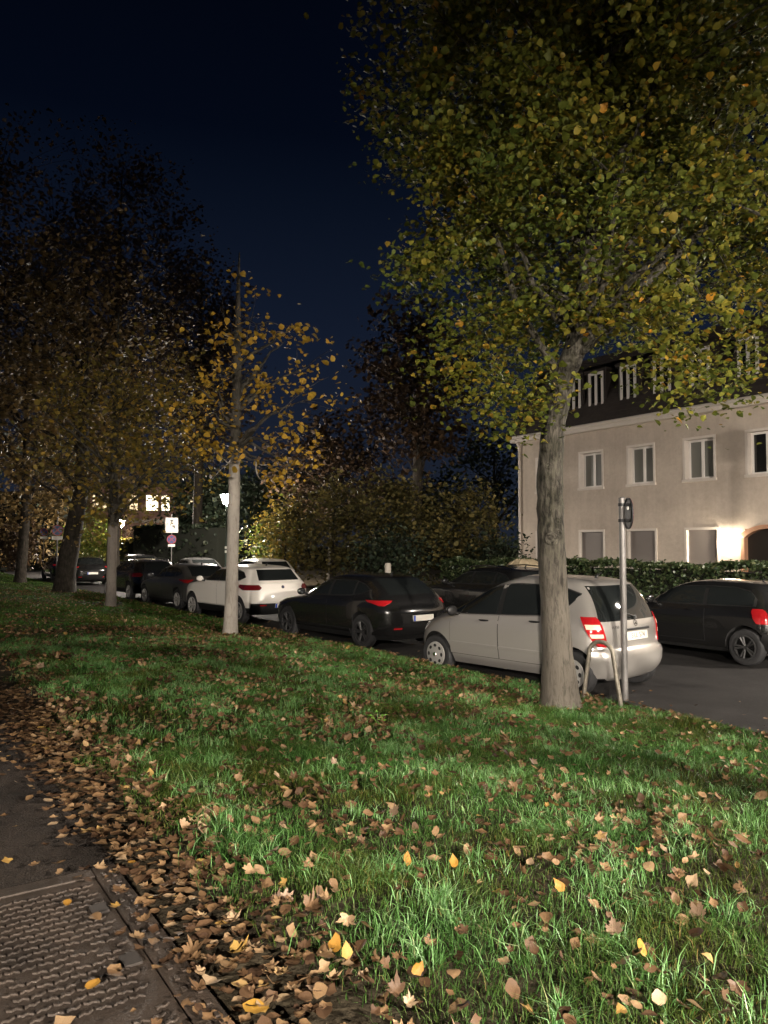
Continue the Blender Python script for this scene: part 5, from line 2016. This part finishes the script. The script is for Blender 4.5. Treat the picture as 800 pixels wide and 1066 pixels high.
# ------------------------------------------------------------------ bike stand, sign posts
bs = MB()
A_, B_ = Vector((2.40, 9.43, 0)), Vector((2.75, 8.93, 0))
za, zb_ = float(lawn_z(*UV(A_.x, A_.y))), float(lawn_z(*UV(B_.x, B_.y)))
mid = (A_ + B_) / 2
e = (B_ - A_)
pts = [Vector((A_.x, A_.y, za - .15))]
H_ = .71
r = .15
a2, b2 = A_.lerp(B_, .21), A_.lerp(B_, .79)
pts.append(Vector((a2.x, a2.y, .18 + H_ - r)))
n = 10
for i in range(1, n):
    th = math.pi * (1 - i / n)
    c = mid + e * (.29 * math.cos(th))
    pts.append(Vector((c.x, c.y, .18 + H_ - r + r * math.sin(th))))
pts.append(Vector((b2.x, b2.y, .18 + H_ - r)))
pts.append(Vector((B_.x, B_.y, zb_ - .15)))
bs.tube(pts, .026, 14)
o = bs.build('bike_stand', M['worn_steel'], smooth=50)
tag(o, 'bent steel tube bike stand between the thick tree and the sign pole', 'bike stand')


def disc(mb, c, nrm, r0, r1, off, mat, n=28, th=.003):
    nrm = Vector(nrm).normalized()
    a = nrm.orthogonal().normalized()
    if abs(nrm.z) < .9:
        a = Vector((0, 0, 1)).cross(nrm).normalized()
    b = nrm.cross(a)
    vs, fs = [], []
    for o_ in (off, off + th):
        for r_ in (r0, r1):
            for k in range(n):
                t = 2 * math.pi * k / n
                vs.append(Vector(c) + a * r_ * math.cos(t) + b * r_ * math.sin(t) + nrm * o_)
    for k in range(n):
        k2 = (k + 1) % n
        fs += [(k, n + k, n + k2, k2), (2 * n + k, 2 * n + k2, 3 * n + k2, 3 * n + k), (n + k, 3 * n + k, 3 * n + k2, n + k2), (k, k2, 2 * n + k2, 2 * n + k)]
    mb.add(vs, fs, mat)
    return a, b


def sign_disc(parent, c, nrm, r, crossed=True):
    """round no stopping sign: blue field, red rim, red slash"""
    mb = MB()
    nrm = Vector(nrm).normalized()
    disc(mb, c, nrm, .0005, r, 0, 2, th=.004)
    disc(mb, c, nrm, .0005, r * .84, .0045, 0, th=.001)
    a, b = disc(mb, c, nrm, r * .84, r, .0045, 1, th=.0015)
    for q in ((1, -1),) + (((1, 1),) if crossed else ()):
        d = (a * q[0] + b * q[1]).normalized()
        s = nrm.cross(d).normalized()
        w, L = r * .075, r * .86
        k = .0062 if q == (1, -1) else .0072
        v = [Vector(c) + d * x + s * y + nrm * z for z in (k, k + .0008) for x, y in ((-L, -w), (L, -w), (L, w), (-L, w))]
        mb.add(v, [(0, 3, 2, 1), (4, 5, 6, 7), (0, 1, 5, 4), (1, 2, 6, 5), (2, 3, 7, 6), (3, 0, 4, 7)], 1)
    return mb.build('sign_face', [M['sign_blue'], M['sign_red'], M['sign_back']], parent)


u_, v_ = ground_at(651, 729)
p = W(u_, v_)
zz = float(lawn_z(u_, v_))
sp = empty('sign_post', (p.x, p.y, zz))
tag(sp, 'grey sign post with a round sign seen from the side, next to the bike stand', 'sign post')
t = MB()
hh = 2.66 - zz
t.tube([(0, 0, -.2), (-.01, 0, hh)], .042, 16)
t.lathe([(.044, hh - .002), (.03, hh + .012), (.0001, hh + .016)], n=16)
t.build('pole', M['galv'], sp, smooth=50)
nr = Vector((1.0, -.008, 0)).normalized()
t = MB()
for z in (hh - .09, hh - .30):
    t.tube([(-.008, 0, z - .02), (-.008, 0, z + .02)], .05, 16)
    t.box(.03, .075, -.03, .03, z - .02, z + .02)
t.build('clamp', M['sign_back'], sp, smooth=50)
t = MB()
c = Vector((.078, 0, hh - .205))
disc(t, c, nr, .0005, .21, 0, 2, th=.004)
disc(t, c, nr, .195, .21, -.014, 2, th=.014)
disc(t, c, nr, .0005, .18, .0045, 0, th=.001)
a, b = disc(t, c, nr, .18, .209, .0045, 1, th=.0015)
d = (a - b).normalized(); s = nr.cross(d)
v = [c + d * x + s * y + nr * z for z in (.0062, .007) for x, y in ((-.182, -.016), (.182, -.016), (.182, .016), (-.182, .016))]
t.add(v, [(0, 3, 2, 1), (4, 5, 6, 7), (0, 1, 5, 4), (1, 2, 6, 5), (2, 3, 7, 6), (3, 0, 4, 7)], 1)
t.build('sign', [M['sign_blue'], M['sign_red'], M['sign_back']], sp)
t = MB()
t.box(.0605, .0765, -.03, .012, hh - .155, hh - .115)
t.build('sticker_or_glint', M['sign_white'], sp)  # white square painted as a light reflection on the sign's back

TOCAM = lambda x, y: Vector((-x, -y, 0)).normalized()


def no_stopping(name, label, x, Y, z, top, zsign, r=.21, small=True, tilt=0.0):
    rt = empty(name, (px(x, Y), Y, z))
    tag(rt, label, 'traffic sign', 'no stopping signs at the far left')
    t = MB()
    t.tube([(0, 0, -.2), (0, 0, top)], .03, 12)
    t.build('pole', M['galv'], rt, smooth=50)
    n = TOCAM(px(x, Y), Y)
    n = Matrix.Rotation(tilt, 3, 'Z') @ n
    f = n * .045
    sign_disc(rt, (f.x, f.y, zsign), n, r)
    if small:
        t = MB()
        s_ = Vector((0, 0, 1)).cross(n)
        c = Vector((f.x, f.y, zsign - r - .09))
        v = [c + s_ * q * .2 + Vector((0, 0, h)) + n * k for k in (0, .004) for q, h in ((-1, -.07), (1, -.07), (1, .07), (-1, .07))]
        t.add(v, [(0, 3, 2, 1), (4, 5, 6, 7), (0, 1, 5, 4), (1, 2, 6, 5), (2, 3, 7, 6), (3, 0, 4, 7)])
        t.build('supplement_plate', M['sign_white'], rt)
    return rt


no_stopping('no_stopping_sign', 'round blue and red no stopping sign on a pole left of the leaning tree', 60, 30.7, .12, 3.3, 2.52, .22)
no_stopping('no_stopping_sign', 'small far no stopping sign between the two dark trees', 46, 47, .1, 3.3, 2.75, .24)
rt = no_stopping('no_stopping_sign', 'no stopping sign under a square white sign above the dark parked cars', 179, 45, .12, 3.75, 2.27, .27)
n = TOCAM(px(179, 45), 45)
s_ = Vector((0, 0, 1)).cross(n)
c = Vector((n.x * .045, n.y * .045, 3.1))


def slab(t, c, w, h, k0, k1, mat=0):
    v = [c + s_ * q * w + Vector((0, 0, hh_ * h)) + n * k for k in (k0, k1) for q, hh_ in ((-1, -1), (1, -1), (1, 1), (-1, 1))]
    t.add(v, [(0, 3, 2, 1), (4, 5, 6, 7), (0, 1, 5, 4), (1, 2, 6, 5), (2, 3, 7, 6), (3, 0, 4, 7)], mat)


t = MB()
slab(t, c, .36, .44, 0, .004)
# dark pictogram: an arch above, a figure low on the right
slab(t, c + Vector((0, 0, .27)), .08, .03, .0042, .005, 1)
slab(t, c + Vector((0, 0, .22)), .03, .03, .0042, .005, 1)
slab(t, c + s_ * .10 + Vector((0, 0, -.05)), .07, .035, .0042, .005, 1)
slab(t, c + s_ * .14 + Vector((0, 0, -.13)), .03, .05, .0042, .005, 1)
slab(t, c - s_ * .06 + Vector((0, 0, .02)), .03, .03, .0042, .005, 1)
t.build('white_panel', [M['sign_white'], M['ink']], rt)

# pale bollard head beyond the black hatchback and a covered thing by the house corner
p = (px(404, 24), 24, .12)
t = MB()
t.lathe([(.05, -.1), (.05, 1.05), (.09, 1.06), (.10, 1.10), (.10, 1.30), (.085, 1.36), (.0001, 1.38)], n=16)
o = t.build('bollard', M['concrete'], smooth=40, loc=p)
tag(o, 'pale round headed bollard peeping over the roof of the black hatchback', 'bollard')
t = MB()
t.lathe([(.45, -.05), (.50, .55), (.52, 1.15), (.56, 1.20), (.50, 1.36), (.30, 1.50), (.0001, 1.55)], n=28)
for k in range(9):
    a = 2 * math.pi * k / 9
    t.tube([(.535 * math.cos(a), .535 * math.sin(a), 1.18), (.42 * math.cos(a), .42 * math.sin(a), 1.43), (.2 * math.cos(a), .2 * math.sin(a), 1.535)], .018, 5)
o = t.build('covered_barrel', M['tarpaulin'], smooth=50, loc=(px(546, 21), 21, .12))
tag(o, 'domed beige covered barrel behind the silver car roof, left of the thick trunk', 'barrel')
